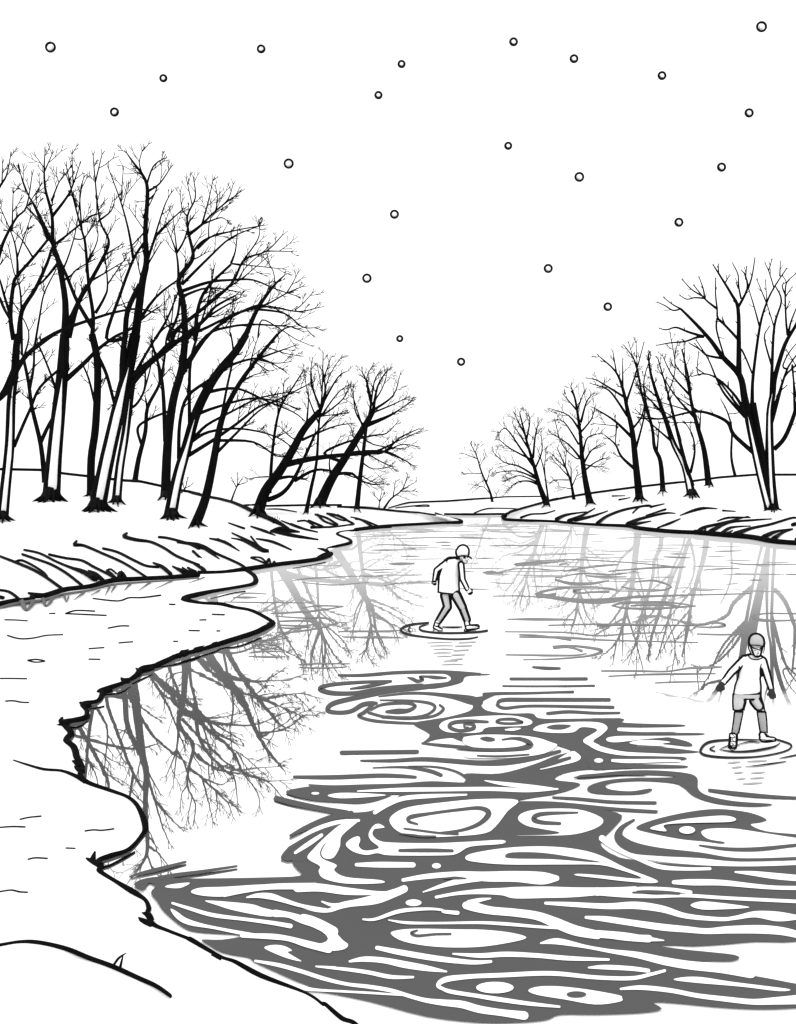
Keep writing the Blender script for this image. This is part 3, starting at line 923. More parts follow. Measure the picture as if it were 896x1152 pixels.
for w, s in [([4, 8, 12, 8, 4], '450,572 540,562 576,574 520,582 440,580'), ([4, 5, 5], '0,575 200,572 440,574'), ([8, 6, 6, 6], '692,530 760,520 830,520 900,520'), ([8, 14, 8, 6], '695,532 730,548 800,552 900,550'),
             ([4, 6, 5, 4], '0,460 200,442 500,435 690,430'), ([5, 7, 5], '450,612 560,615 660,612'), ([4, 6, 4], '600,292 680,300 900,300'), ([3, 6, 3], '685,370 710,370 740,370'), ([4, 6, 4], '850,343 880,345 930,345'),
             ([4, 8, 4], '300,265 360,268 420,270'), ([4, 6, 4], '480,325 560,318 640,318'), ([4, 6, 4], '320,310 370,312 400,310'), ([3, 6, 3], '460,222 490,222 515,222'), ([3, 6, 3], '530,240 580,240 650,238')]:
    L('r', w, s)
# left side streaks
for w, s in [([4, 6, 8, 10, 6], '440,532 560,540 650,540 700,550 718,562'), ([6, 8, 8, 6, 4], '718,562 660,580 580,595 500,605 450,605'), ([6, 8, 8, 6], '460,555 540,552 600,555 615,566'), ([5, 8, 5], '615,568 560,575 460,572'),
             ([4, 6, 4], '450,582 520,586 600,580'), ([4, 8, 8, 4], '420,520 520,515 620,508 740,490'), ([4, 6, 5], '560,495 640,485 745,488'), ([4, 7, 4], '545,750 640,745 775,746'), ([4, 6, 4], '550,762 650,765 760,760'),
             ([4, 8, 6], '725,602 800,600 960,602'), ([4, 8, 6], '750,625 850,628 1000,628'), ([4, 10, 4], '250,448 300,448 355,448'), ([3, 5, 3], '210,468 350,470 600,472'), ([3, 5, 3], '240,465 300,430 400,432'),
             ([3, 8, 3], '320,698 380,690 480,692'), ([3, 8, 3], '320,712 400,715 485,714'), ([3, 6, 3], '360,658 420,660 470,655'), ([3, 6, 3], '345,675 400,680 450,672'), ([3, 5, 3], '380,640 430,640 500,628'),
             ([3, 6, 3], '520,372 600,362 800,352'), ([3, 5, 3], '560,380 700,392 860,380')]:
    L('o', w, s)
for w, s in [([3, 8, 4], '0,598 100,600 205,596'), ([3, 8, 3], '-20,628 100,625 215,630'), ([4, 14, 6], '150,297 200,297 262,295'), ([3, 6, 3], '205,264 250,263 290,262'), ([3, 7, 3], '70,235 150,235 270,228'),
             ([3, 7, 3], '360,200 400,200 430,200'), ([3, 6, 3], '385,214 410,214 430,213'), ([3, 6, 3], '600,216 700,214 900,216'), ([3, 6, 3], '545,272 580,272 625,271'), ([6, 18, 14, 4], '575,336 610,336 640,340 665,338'),
             ([3, 6, 3], '100,210 200,212 330,215'), ([3, 5, 3], '150,186 300,180 360,178'), ([3, 6, 3], '300,180 500,178 640,184'), ([3, 6, 3], '30,322 90,325 180,320'), ([3, 6, 3], '0,352 60,352 125,352'), ([3, 6, 2], '130,395 230,380 330,382')]:
    L('p', w, s)
close_layer()
P, L, O = layer('ice_streak', M['pale_streak_and_reflection'])  # wind lines, plus the reflections painted under the skaters
rnd = random.Random(11)
for i in range(130):       # fine wind lines of the far reach
    y = 590 + 75 * rnd.random() ** 1.35
    lo, hi = (400, 520) if y < 600 else (330, 880) if y < 640 else (420, 880)
    if y < 600:
        lo, hi = 430, 690
    x = rnd.uniform(lo, hi)
    if interp(RIGHT.foot, x) > y - 5 or (x < 400 and y < 632):
        continue
    l = rnd.uniform(12, 60)
    a = rnd.uniform(-.6, .6)
    L('x', [.4, rnd.uniform(.7, 1.3), .4], f'{x - l / 2:.1f},{y - a:.1f} {x:.1f},{y + rnd.uniform(-.5, .5):.1f} {min(x + l / 2, 905):.1f},{y + a:.1f}')
for cx, ys in ((507, [(722.5, 14, -12), (726, 13, -10), (730, 11, -8), (734, 10, -9), (738, 8, -7), (743, 8, 0), (747, 12, 2)]),):  # hatch painted below the adult skater as a reflection
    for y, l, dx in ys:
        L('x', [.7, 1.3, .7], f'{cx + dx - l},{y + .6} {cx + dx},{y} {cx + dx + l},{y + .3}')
for x, y, l in ((526, 722, 9), (522, 726, 9), (519, 731, 8), (516, 736, 7), (514, 741, 6)):  # thicker hatch of the same painted reflection
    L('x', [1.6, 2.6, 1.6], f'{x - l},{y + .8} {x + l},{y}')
for x, y, l in ((826, 857.5, 7), (829, 863, 5.5), (831, 869, 5), (834, 876, 5), (852, 856, 11), (850, 861.5, 11), (853, 869, 8), (852, 875, 8), (847, 881, 11)):  # hatch painted on the ice as the small skater's reflection
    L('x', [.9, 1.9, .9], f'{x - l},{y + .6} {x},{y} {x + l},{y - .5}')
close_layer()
Z[0] = .011
P, L, O = layer('ripple_ring', M['ink_ice'])
L('p', [6, 10, 10, 9, 8, 8, 6], '330,560 240,572 205,596 260,618 400,634 500,634 550,626')
L('p', [4, 7, 8, 9, 9, 9, 8], '330,566 290,580 300,596 360,606 450,608 540,604 594,596')
L('p', [4, 7, 4], '248,578 238,594 250,602')
L('p', [4, 6, 4], '390,580 440,581 480,580')
L('r', [0.9 * 4, 8, 12, 12, 11, 9, 7, 8, 9, 8], '740,1088 600,1088 500,1100 465,1140 500,1160 610,1168 740,1162 850,1138 872,1110 800,1084')
L('r', [4, 8, 6], '530,1116 508,1130 530,1140')
L('r', [3, 7, 10, 10, 8, 5], '550,1132 620,1142 700,1138 760,1128 800,1118 822,1104')
L('r', [3, 6, 4], '556,1128 600,1112 640,1112')
L('r', [3, 6, 4], '640,1108 690,1096 730,1100')
L('r', [3, 7, 4], '700,1206 780,1196 850,1186')
L('r', [3, 7, 4], '820,1172 880,1160 950,1145')
close_layer()
# ================================================================ bare trees
def nearest_on(limbs, x, y):
    best = (1e9, 0.0)
    for s in limbs:
        for q in s[::2]:
            e = (q[0] - x) ** 2 + (q[1] - y) ** 2
            if e < best[0]:
                best = (e, q[2])
    return best[1]


def join_on(limbs, x, y):
    """where a limb that starts clear of the others springs from: a little lower on the nearest one"""
    best = (1e9, None)
    for s in limbs:
        for q in s:
            dx, dy = q[0] - x, q[1] - y
            e = math.hypot(dx, dy)
            if e < q[3] / 2 + 1.5:
                return None
            e += 0 if dy > 0 else -1.5 * dy
            if e < best[0]:
                best = (e, (q[0], q[1]))
    return best[1] if best[0] < 45 else None


def make_tree(name, label, group, base, limbs, surf=None, depth=None, twig=(14.6, 1.02, 5, 2), crust=None, roots=0, seed=0, spread=.55, tiny=1.05, trunks=1):
    """base: photo px of the foot; limbs: (tile, 'x,y ...', w0, w1) the first `trunks` of them the trunk.
    A point is (px, py, depth offset in px, width px)."""
    rnd = random.Random(seed * 77 + 5)
    d0 = depth or surf(*base).y
    foot = world(base[0], base[1], d0)
    root = empty(name, foot, label, 'tree', group)

    def W3(q):
        return world(q[0], q[1], d0 * (1 + q[2] / F))
    S = []
    for i, lb in enumerate(limbs):
        p = pts(lb[0], lb[1])
        w0, w1 = lb[2], lb[3]
        m = len(p)
        if i < trunks:
            if i == 0:
                p[0] = (p[0][0], p[0][1])
            dz0, slope = 0.0, rnd.uniform(-.12, .12)
        else:
            dz0, slope = nearest_on(S, *p[0]), rnd.uniform(-spread, spread)
            jn = join_on(S, *p[0])
            if jn:
                p = [jn] + p
                m += 1
        q, acc = [], 0
        for j, (x, y) in enumerate(p):
            if j:
                acc += math.hypot(x - p[j - 1][0], y - p[j - 1][1])
            t = j / (m - 1)
            q.append((x, y, dz0 + slope * acc, max(lerp(w0, w1, t ** .8), tiny)))
        S.append(spline(q, 4))
    # twigs
    step, tl, tw, lev = twig
    T = []

    def grow(px, py, dz, ang, length, w, level):
        n = 4
        a = ang
        az = rnd.uniform(-.7, .7)
        q = [(px, py, dz, w)]
        for j in range(n):
            a += rnd.uniform(-.13, .13)
            # lean a little towards the light
            up = math.atan2(math.sin(-math.pi / 2 - a), math.cos(-math.pi / 2 - a))
            a += up * .05
            l = length / n
            px, py, dz = px + math.cos(a) * l, py + math.sin(a) * l, dz + az * l
            q.append((px, py, dz, max(lerp(w, tiny * .8, (j + 1) / n), tiny * .75)))
            if level > 0 and j < n - 1 and rnd.random() < (.5 if tw >= 2 else .78):
                sgn = 1 if rnd.random() < .5 else -1
                grow(px, py, dz, a + sgn * rnd.uniform(.35, .8), length * rnd.uniform(.4, .65), max(w * .65, tiny * .8), level - 1)
        T.append(q)
        if level > 0:
            grow(px, py, dz, a + rnd.uniform(.2, .45), length * .4, tiny * .8, 0)
            grow(px, py, dz, a - rnd.uniform(.2, .45), length * .4, tiny * .8, 0)
    if step:
        for i, s in enumerate(S):
            acc, tot = 0.0, sum(math.hypot(s[j][0] - s[j - 1][0], s[j][1] - s[j - 1][1]) for j in range(1, len(s)))
            start = (.62 if i < trunks else .4) * tot
            nxt = start
            side = 1 if rnd.random() < .5 else -1
            for j in range(1, len(s)):
                dx, dy = s[j][0] - s[j - 1][0], s[j][1] - s[j - 1][1]
                acc += math.hypot(dx, dy)
                if acc >= nxt:
                    nxt = acc + step * rnd.uniform(.6, 1.4)
                    side = -side if rnd.random() < .8 else side
                    L = tl * rnd.uniform(.6, 1.3) * (1.2 - .75 * acc / tot)
                    grow(s[j][0], s[j][1], s[j][2], math.atan2(dy, dx) + side * rnd.uniform(.4, .85), L, min(max(s[j][3] * .5, tiny), tw), lev - 1)
            e, f = s[-1], s[-3]
            a = math.atan2(e[1] - f[1], e[0] - f[0])
            if s[-1][3] < 3:
                for k in (-1, 1):
                    grow(e[0], e[1], e[2], a + k * rnd.uniform(.15, .45), tl * rnd.uniform(.22, .45), tiny, max(lev - 2, 0))
    tr, cr = MB(), MB()

    def put(mb, q, n):
        mb.tube([W3(z) for z in q], [z[3] / 2 * d0 / F for z in q], n)
    for i, s in enumerate(S):
        if i < trunks:
            if s[0][1] > base[1] - 3:
                e = s[0]
                s = [(e[0], e[1] + 4, e[2], e[3] * 1.25), (e[0], e[1] + 1, e[2], e[3] * 1.12)] + s[1:]
            put(tr, s, 9)
        else:
            put(cr, s, 6)
    for q in T:
        put(cr, q, 4)
    w = S[0][0][3]
    for k in range(roots):
        a = -1 + 2 * (k + .5) / roots + rnd.uniform(-.1, .1)
        ex, ey = base[0] + a * w * 1.25 + rnd.uniform(-2, 2), base[1] + rnd.uniform(0, 3.5) + (1 - abs(a)) * 2.5
        if surf is None:
            continue
        zr = (surf(ex, ey).y / d0 - 1) * F
        zm = (surf(lerp(base[0], ex, .55), base[1] + (ey - base[1]) * .5).y / d0 - 1) * F
        put(tr, [(base[0] + a * w * .3, base[1] - w * .6, zm * .3, w * .3), (base[0] + a * w * .62, base[1] - w * .12, zm, w * .3), (ex, ey, zr, w * .07)], 6)
    tr.build('trunk', M['bark'], root, foot)
    if cr.v:
        cr.build('crown', M['bark'], root, foot)
    if crust:
        mb = MB()
        for idx, u0, u1, side, fw in crust:
            s = S[idx]
            m = len(s)
            a, b = int(u0 * m), max(int(u1 * m), int(u0 * m) + 3)
            seg = s[a:b]
            P, R = [], []
            for j, z in enumerate(seg):
                t = j / (len(seg) - 1)
                prof = min(1, t * 6 + .5) * min(1, (1 - t) * 2.2 + .03)
                rr = z[3] / 2
                r = rr * fw * .8 * prof * (1 + rnd.uniform(-.06, .06))
                off = -(rr * 1.03 - r * .75 + abs(side) * rr * .1)
                P.append(W3((z[0] + side * rr, z[1], z[2] + off * 1.0)))
                R.append(max(r, .05) * d0 / F)
            mb.tube(P, R, 8)
        mb.build('snow_crust', M['crust'], root, foot)
    return root


LS, RS = LEFT.at, RIGHT.at
GL, GR = 'bare trees on the left bank', 'bare trees on the right bank'
make_tree('bare_tree', 'bare tree whose limbs lean in from outside the left edge', GL, (-22, 588),
          [('C', '-88,850 -80,560 -85,300 -70,100 -60,0', 13, 8), ('C', '-82,400 -40,320 0,287 40,245 70,175 120,95 200,30 250,-5', 8, 5), ('A', '-60,880 -30,650 0,500 30,420 75,340 120,290 145,150', 6, 1.2),
           ('A', '-60,860 -50,500 -20,260 0,200 30,150 48,65', 6, 1.2), ('A', '10,190 12,95', 2, 1), ('A', '190,895 280,845 420,795 520,765 620,750 700,768', 5, 2), ('A', '120,290 165,335 200,380', 2, 1),
           ('A', '-60,700 -10,690 20,750 48,800', 4, 3)], LS, twig=(17.6, 18.6, 2.3, 2), roots=4, seed=1, trunks=1)
make_tree('bare_tree', 'tall pale trunked bare tree cut by the left edge of the picture', GL, (3, 584),
          [('C', '12,830 25,700 45,500 52,300 68,170 76,50 85,0', 13.5, 7), ('A', '85,880 100,760 160,660 215,540 240,470 300,420 400,340 450,320', 6, 1.5), ('A', '62,890 48,780 62,640 80,600 150,520 215,440', 6, 3),
           ('A', '48,780 20,690 0,620 -30,560', 4, 2), ('A', '80,600 78,520 60,430 5,300', 3.5, 1.2), ('A', '78,520 135,350', 2, 1), ('A', '215,440 160,300 110,200 90,125', 3, 1), ('A', '130,280 180,200', 2, 1), ('C', '65,505 100,420 140,330 180,240 265,160', 4.5, 3),
           ('C', '62,160 20,250 -20,300', 6, 4), ('A', '65,590 40,470', 2, 1), ('A', '55,400 60,230', 2, 1), ('A', '150,520 100,440 60,400', 2.5, 1)], LS, twig=(15.3, 19.9, 2.3, 2), crust=[(0, .03, .6, 0.06, .5)], roots=5, seed=2)
make_tree('bare_tree', 'thin forked bare tree just left behind the stout upright white trunk', GL, (50, 543),
          [('C', '203,670 185,500 145,330 130,220 105,100', 6, 3.5), ('C', '185,485 215,420 245,365', 5, 4), ('C', '135,240 152,150 155,60', 4, 2.5), ('C', '250,250 210,130 170,40', 3.5, 2), ('A', '155,930 180,780 200,680 250,580', 3, 1.5), ('A', '110,960 130,850 60,720', 2.5, 1.2),
           ('A', '100,960 95,700 80,620', 3, 2)], LS, twig=(17.6, 18.6, 2.3, 2), seed=3)
make_tree('bare_tree', 'stout upright bare tree with broad snow white trunk and ragged spreading roots', GL, (58, 562),
          [('C', '232,742 245,560 265,350 280,200 290,60 292,0', 20, 10), ('A', '292,890 295,720 265,540 240,460 235,330 205,210 200,120 203,50', 10, 1.3), ('A', '240,460 165,300 130,240 85,120', 4.5, 1.2), ('A', '235,335 300,250 330,190 358,105', 4, 1.2),
           ('A', '202,120 185,95 163,65', 2, 1), ('A', '202,130 235,55', 2, 1), ('A', '232,265 262,190 285,150', 2.4, 1), ('A', '265,180 255,145', 1.5, 1), ('A', '330,190 325,55', 2, 1), ('A', '310,880 350,730 400,640 470,510 490,440 450,350 430,180 420,60', 7, 1.2),
           ('A', '430,180 460,55', 2, 1), ('A', '450,350 500,310 518,260', 2.5, 1), ('A', '400,630 470,590 560,535', 3, 1), ('A', '470,510 540,465', 2.4, 1), ('C', '298,205 380,130 440,70 520,10 A:590,840 A:660,780 A:720,740', 6, 1.6), ('A', '300,830 360,700 390,640', 5, 3), ('A', '265,540 200,620 150,660', 4, 1.5),
           ('A', '240,470 185,370 135,310', 3, 1), ('A', '320,600 350,570 420,530', 3, 1.4), ('A', '290,560 320,480 345,380 365,230', 3, 1), ('A', '380,430 430,350 435,260', 2, 1)],
          LS, twig=(13.2, 19.9, 2.53, 2), crust=[(0, .02, .62, .02, .62)], roots=7, seed=4)
make_tree('bare_tree', 'dark slim bare tree just left behind the tallest leaning white trunk', GL, (103, 558),
          [('C', '410,728 412,560 430,430 440,240 438,110 415,0', 9, 8), ('A', '415,880 420,780 400,640 385,460 370,400 330,250 300,110', 6, 1.2), ('C', '440,95 480,180 515,310', 5, 4), ('C', '425,300 400,200 370,130', 3.5, 2), ('A', '420,840 350,720 300,600 245,480', 5.5, 4),
           ('A', '430,770 470,700 485,640 470,480', 4, 1.5), ('A', '485,640 560,530', 2, 1), ('A', '370,400 360,240 378,160', 2.4, 1), ('A', '390,560 440,440 435,360', 2.5, 1), ('A', '345,280 300,150', 2, 1)], LS, twig=(13.2, 18.6, 2.3, 2), roots=3, seed=5)
make_tree('bare_tree', 'tallest bare tree of the left grove, wide snowy trunk leaning right', GL, (110, 573),
          [('C', '440,782 475,600 520,400 555,250 580,150 610,0', 19, 12), ('A', '608,890 640,640 660,540 655,400 665,230 650,160 600,90 572,50', 11, 1.4), ('A', '665,222 720,185 768,115', 3, 1.2), ('A', '660,195 690,110 735,75', 2.6, 1.2), ('A', '638,135 628,90 640,42', 2, 1),
           ('C', '550,270 553,110 565,0', 8, 7), ('A', '565,880 575,760 630,640', 7, 6), ('A', '480,880 540,690 600,530 650,450', 4.5, 3), ('A', '600,520 580,400 545,270 490,120', 4, 1.2), ('A', '545,270 555,130', 2, 1), ('A', '555,285 580,190', 2, 1),
           ('A', '655,565 700,430 750,370 820,305', 4, 1.4), ('A', '690,450 740,290 770,230', 2.5, 1), ('A', '660,560 720,460', 2.4, 1.2), ('C', '590,195 700,110 780,50 850,-10 B:320,770 B:440,700', 8, 1.5), ('B', '190,880 290,790 330,740 420,690', 5.5, 2), ('C', '585,240 680,130 760,40 B:190,880 B:270,800', 5, 1.5),
           ('A', '640,630 610,500', 2, 1.2), ('A', '655,400 600,460', 2, 1.5), ('A', '655,160 615,130', 2, 1), ('A', '640,380 585,300', 2, 1), ('A', '690,200 705,210 670,290', 2, 1.2), ('A', '600,850 700,700 830,600', 5, 2), ('C', '590,195 690,115 770,45 B:150,850 B:260,760 B:400,640 B:460,530 B:560,490 B:630,420', 8, 1.2), ('B', '400,545 520,558 630,570', 2.6, 1), ('B', '560,490 600,490 670,492', 2, 1), ('B', '400,545 420,490 430,400', 3.4, 1.2), ('B', '450,540 520,440 530,380', 3, 1), ('B', '430,620 470,560 560,480', 2.2, 1), ('B', '330,690 440,620 560,520', 2.2, 1)],
          LS, twig=(16.4, 21.2, 2.53, 2), crust=[(0, .02, .85, .0, .6)], roots=7, seed=6)
make_tree('bare_tree', 'bare tree with narrow white streaked trunk tucked right of the tallest leaning trunk', GL, (131, 565),
          [('C', '525,755 540,600 565,450 590,250 602,190', 11, 8), ('C', '560,340 610,320 650,250 655,150', 4, 2), ('C', '600,200 640,120 700,20 B:110,830 B:200,790', 5, 1.5), ('A', '700,885 760,780 830,600', 4, 1.6), ('C', '650,255 680,140 690,40', 2.5, 1.5)], LS, twig=(15.3, 18.6, 2.3, 2), crust=[(0, .03, .75, .05, .45)], roots=4, seed=7)
make_tree('bare_tree', 'small thin crooked bare tree standing on the crest behind the left grove', GL, (152, 542),
          [('C', '608,662 625,560 655,440 665,330 720,220 742,100 750,20 A:770,820 A:785,700', 6.5, 1.2), ('C', '632,480 620,430 640,400 700,370 765,345', 4, 3), ('C', '662,335 660,310 656,288', 3, 2.2), ('C', '720,220 710,130 680,20', 3, 2)], LS, twig=(18.8, 12.2, 2, 2), seed=8)
make_tree('bare_tree', 'straight black trunked bare tree standing just behind the white flared trunk', GL, (187, 560),
          [('C', '745,738 755,500 780,300 820,150 835,0', 11, 8), ('B', '195,870 185,720 165,620 220,540 230,500 210,410 205,330 240,250 232,165', 8.5, 1.3), ('C', '745,480 735,260 718,150 680,30', 6, 3), ('B', '165,620 155,500 110,380', 4, 1.2), ('B', '158,500 140,340', 2.4, 1), ('B', '220,540 240,480 300,430 430,395 540,375', 4.5, 1.3),
           ('B', '180,640 300,520 400,430 520,380', 4, 1.2), ('B', '205,420 270,370 330,310 440,225', 4.5, 1.2), ('B', '270,370 300,260 318,175', 3, 1), ('B', '330,310 385,260 410,190', 2.5, 1), ('B', '205,335 180,300 172,225', 2.4, 1), ('B', '155,500 190,440 215,350', 3, 2), ('B', '225,280 200,165', 1.8, 1),
           ('B', '270,370 350,340 380,350', 2.5, 1), ('B', '330,315 340,250 330,200', 2, 1), ('B', '300,430 310,340 390,280', 2, 1), ('B', '195,860 110,820 100,700', 3, 1.5), ('B', '120,890 160,780 170,700', 4, 3), ('D', '178,170 B:200,890 B:300,830 B:430,770 B:560,740 B:700,762 B:790,745', 5.5, 1.2), ('D', '180,160 B:290,870 B:400,830 B:500,820 B:600,825 B:670,830 B:720,850', 4.5, 1), ('D', '175,190 B:280,890 B:380,800 B:500,740 B:560,730 B:650,680 B:720,650', 5.5, 1.2), ('B', '180,670 300,630 400,620 500,620 600,660 690,690', 4.5, 1.1), ('B', '190,690 300,655 440,675', 3.5, 1.2), ('B', '250,480 320,420 410,400', 3, 1.2), ('B', '690,755 720,730 765,680', 2, 1), ('B', '600,660 590,580 550,520', 1.6, 1), ('B', '650,680 680,630 700,590', 2, 1)], LS, twig=(9.86, 18.6, 2.3, 2), roots=3, seed=9)
make_tree('bare_tree', 'bare tree with white flared trunk and many limbs sweeping out towards the river', GL, (193, 582),
          [('D', '128,812 160,650 200,510 250,340 330,190 420,80 470,0', 15, 8), ('B', '465,872 520,750 590,650 640,600', 7, 1.5), ('D', '165,560 170,400 205,280 310,200 390,130', 5, 3), ('D', '215,500 215,160 245,20 B:250,860 B:300,700 B:325,560', 5, 1.4), ('B', '240,890 250,760 290,660 400,550', 6, 3),
           ('D', '210,545 330,470 430,400 520,330 600,300 740,230', 5, 1.4), ('D', '220,485 300,440 440,425 600,460 700,530', 4.5, 1.3), ('D', '232,470 290,410 400,350 520,290 650,262', 5, 1.4), ('D', '250,360 330,330 480,290 600,300 700,335', 4.5, 1.3), ('D', '300,260 380,245 450,250 560,300 680,350 735,392', 4.5, 1.2),
           ('D', '330,190 400,140 500,110 560,118 640,165', 4.5, 1.2),            ('B', '520,752 640,770 720,830 775,835', 3, 1),            ],
          LS, twig=(9.86, 19.9, 2.3, 2), crust=[(0, .02, .5, .1, .55)], roots=7, seed=10, spread=.5)
make_tree('bare_tree', 'black slender curving bare tree lowest on the slope of the left grove', GL, (221, 591),
          [('D', '238,862 285,740 320,580 345,440 375,340 440,220 520,110 610,0', 12, 3.5), ('B', '605,870 640,840 680,828', 3, 1.3), ('D', '340,530 430,440 520,350 600,300', 4, 1.6), ('D', '350,478 500,485 600,545 650,550', 4, 1.2), ('D', '345,440 380,250 410,100 400,0 B:395,850 B:410,720', 4, 1.2), ('D', '480,170 500,80 522,15', 2.5, 1), ('D', '520,110 620,75 685,52', 3, 1),
           ('D', '560,60 640,85 700,96', 2, 1), ('D', '500,120 560,160 580,165', 2.4, 1), ('D', '520,115 600,130 660,125', 2, 1), ('D', '440,215 500,185 550,172', 2, 1), ('D', '500,485 550,510 590,540', 2, 1), ('B', '540,800 620,840 690,885 760,915', 2.5, 1)], LS, twig=(13.2, 17.2, 2.3, 2), roots=4, seed=11)
make_tree('bare_tree', 'thick black bare tree leaning far right from the end of the near left slope', GL, (291, 578),
          [('E', '40,792 75,690 140,600 200,500 250,410 320,330', 14, 7), ('E', '320,330 345,250 332,130', 5, 1.3), ('E', '165,570 280,545 400,530 520,520 610,512 680,450 760,412', 8, 1.3), ('E', '90,645 180,625 250,636 265,630', 5, 1.5), ('E', '85,730 150,700 200,640 260,520 300,430', 6, 3), ('E', '205,645 300,595 400,605 480,630', 4.5, 1.6), ('E', '325,320 290,230 282,150', 3, 1),
           ('E', '325,310 400,180 445,150', 3.5, 1), ('E', '330,350 420,280 460,210', 3.5, 1), ('E', '240,460 330,420 400,395 470,385', 3.5, 1), ('E', '260,400 268,300 270,240', 3, 1), ('E', '250,410 300,360 440,340', 3, 1), ('E', '610,512 690,545 740,575', 3, 1), ('E', '300,430 380,360 430,330', 2.5, 1), ('E', '90,625 40,628 0,635', 2, 1), ('E', '230,470 180,440 140,400', 2, 1)],
          LS, twig=(6, 12, 1.6, 2), roots=3, seed=12, tiny=.8)
make_tree('bare_tree', 'thin upright bare tree with short twigs beside the thick leaning black tree', GL, (302, 576),
          [('E', '95,700 105,530 125,380 150,300 200,220 245,150', 4.5, 1.5), ('E', '125,400 130,300 100,250', 2, 1), ('E', '118,450 180,420', 1.6, 1), ('E', '115,470 60,410', 1.6, 1), ('E', '150,300 160,200', 2, 1), ('E', '108,520 160,530', 1.4, 1)], LS, twig=(2.72, 13.7, 1.4, 2), seed=13, tiny=.8)
make_tree('bare_tree', 'slim upright bare tree with dense fan of twigs beyond left grove', GL, (345, 577),
          [('E', '258,788 280,680 305,560 315,400 330,250 335,70', 5.5, 1.2), ('E', '325,330 280,200 285,100', 2.4, 1), ('E', '328,300 360,180 410,95', 2.6, 1), ('E', '330,240 310,130', 2, 1), ('E', '332,200 370,90', 2, 1), ('E', '320,360 400,250 455,210', 2.6, 1), ('E', '318,390 270,270 250,150', 2.4, 1), ('E', '315,420 380,350 440,340', 2.2, 1)],
          LS, twig=(2.72, 14.7, 1.2, 2), roots=2, seed=14, tiny=.72)
make_tree('bare_tree', 'bowed black bare tree with broad foot between two slim trees', GL, (360, 569),
          [('E', '318,752 370,640 440,530 520,400 560,330', 13, 6), ('E', '560,330 580,220 620,150', 4, 1.3), ('E', '375,615 460,610 500,640 560,660 610,655', 4.5, 1.2), ('E', '340,520 440,470 560,440 620,430 670,380', 4.5, 1.2), ('E', '562,325 650,260 680,170', 3.5, 1), ('E', '540,385 640,345 730,290', 3.5, 1), ('E', '370,630 365,540 410,450', 2.6, 1), ('E', '430,540 500,510 600,560 650,580', 3, 1), ('E', '520,400 480,330 470,230', 3, 1), ('E', '500,430 560,480 700,500', 2.6, 1)],
          LS, twig=(2.99, 14.7, 1.4, 2), roots=3, seed=15, tiny=.76)
make_tree('bare_tree', 'rightmost bare tree of the left bank, upright with rounded twiggy crown', GL, (401, 573),
          [('E', '486,776 500,640 515,520 530,400 550,300 535,210 508,150', 6.5, 1.4), ('E', '550,300 565,200 590,150', 2.6, 1), ('E', '548,310 600,230 625,150', 2.4, 1), ('E', '520,510 620,512 700,550 740,575', 3, 1), ('E', '518,530 600,500 660,470 770,420', 3.5, 1), ('E', '530,400 640,350 730,285', 3, 1), ('E', '540,345 650,300 720,265', 2.6, 1), ('E', '525,440 490,330 460,230', 2.6, 1),
           ('E', '510,560 560,590 640,580', 2.2, 1), ('E', '515,540 480,470 460,400', 2.2, 1), ('E', '508,620 560,650 600,650', 1.8, 1), ('E', '620,510 690,480 760,490', 2, 1), ('E', '550,300 530,190 560,120', 2.2, 1)], LS, twig=(2.72, 14.7, 1.3, 2), roots=2, seed=16, tiny=.74)
# shrubs
GB = 'little bare shrubs in the snow'
make_tree('bare_shrub', 'tiny bare shrub on the crest beside the white flared trunk', GB, (204, 555), [('D', '178,712 195,690 205,650', 1.8, 1), ('D', '185,700 225,675', 1.2, .8), ('D', '190,695 180,660', 1.2, .8)], LS, twig=(3, 6, 1, 1), seed=17, tiny=.7)['category'] = 'shrub'
make_tree('bare_shrub', 'small leaning bare shrub alone on the crest right of the curving black tree', GB, (260, 564), [('D', '402,748 425,690 450,650', 2.4, 1), ('D', '425,690 405,650', 1.6, .8), ('D', '430,680 470,665', 1.4, .8), ('D', '428,685 430,630', 1.4, .8)], LS, twig=(3.5, 7, 1, 1), seed=18, tiny=.7)['category'] = 'shrub'
make_tree('bare_shrub', 'smallest round bare shrub beside the rightmost tree of the far left clump', GB, (426, 571), [('E', '586,765 590,730 600,690', 1.6, .8), ('E', '588,735 560,700', 1.2, .7), ('E', '589,740 610,700', 1.2, .7)], LS, twig=(2.5, 7, 1, 2), seed=19, tiny=.62)['category'] = 'shrub'
make_tree('bare_shrub', 'bare shrub stooping to the right at the tip of the left shore', GB, (430, 574), [('E', '602,780 640,725 690,685 715,620', 3, 1), ('E', '650,715 660,650', 1.6, .8), ('E', '685,690 750,690', 1.6, .8), ('E', '680,690 750,650', 1.6, .8), ('E', '660,705 700,720', 1.2, .7)], LS, twig=(3, 9, 1, 2), seed=20, tiny=.64)['category'] = 'shrub'
make_tree('bare_shrub', 'low spiky clump of dry stems at the foot of the thick leaning black tree', GB, (311, 589), [('D', '600,850 598,820', 1.2, .7), ('D', '590,845 575,822', 1.2, .7), ('D', '610,850 620,825', 1.2, .7), ('D', '595,850 588,820', 1, .7), ('D', '605,850 610,820', 1, .7), ('D', '582,845 568,830', 1, .7), ('D', '616,852 628,835', 1, .7)], LS, twig=(0, 0, 0, 0), seed=21, tiny=.7, trunks=2)['category'] = 'shrub'
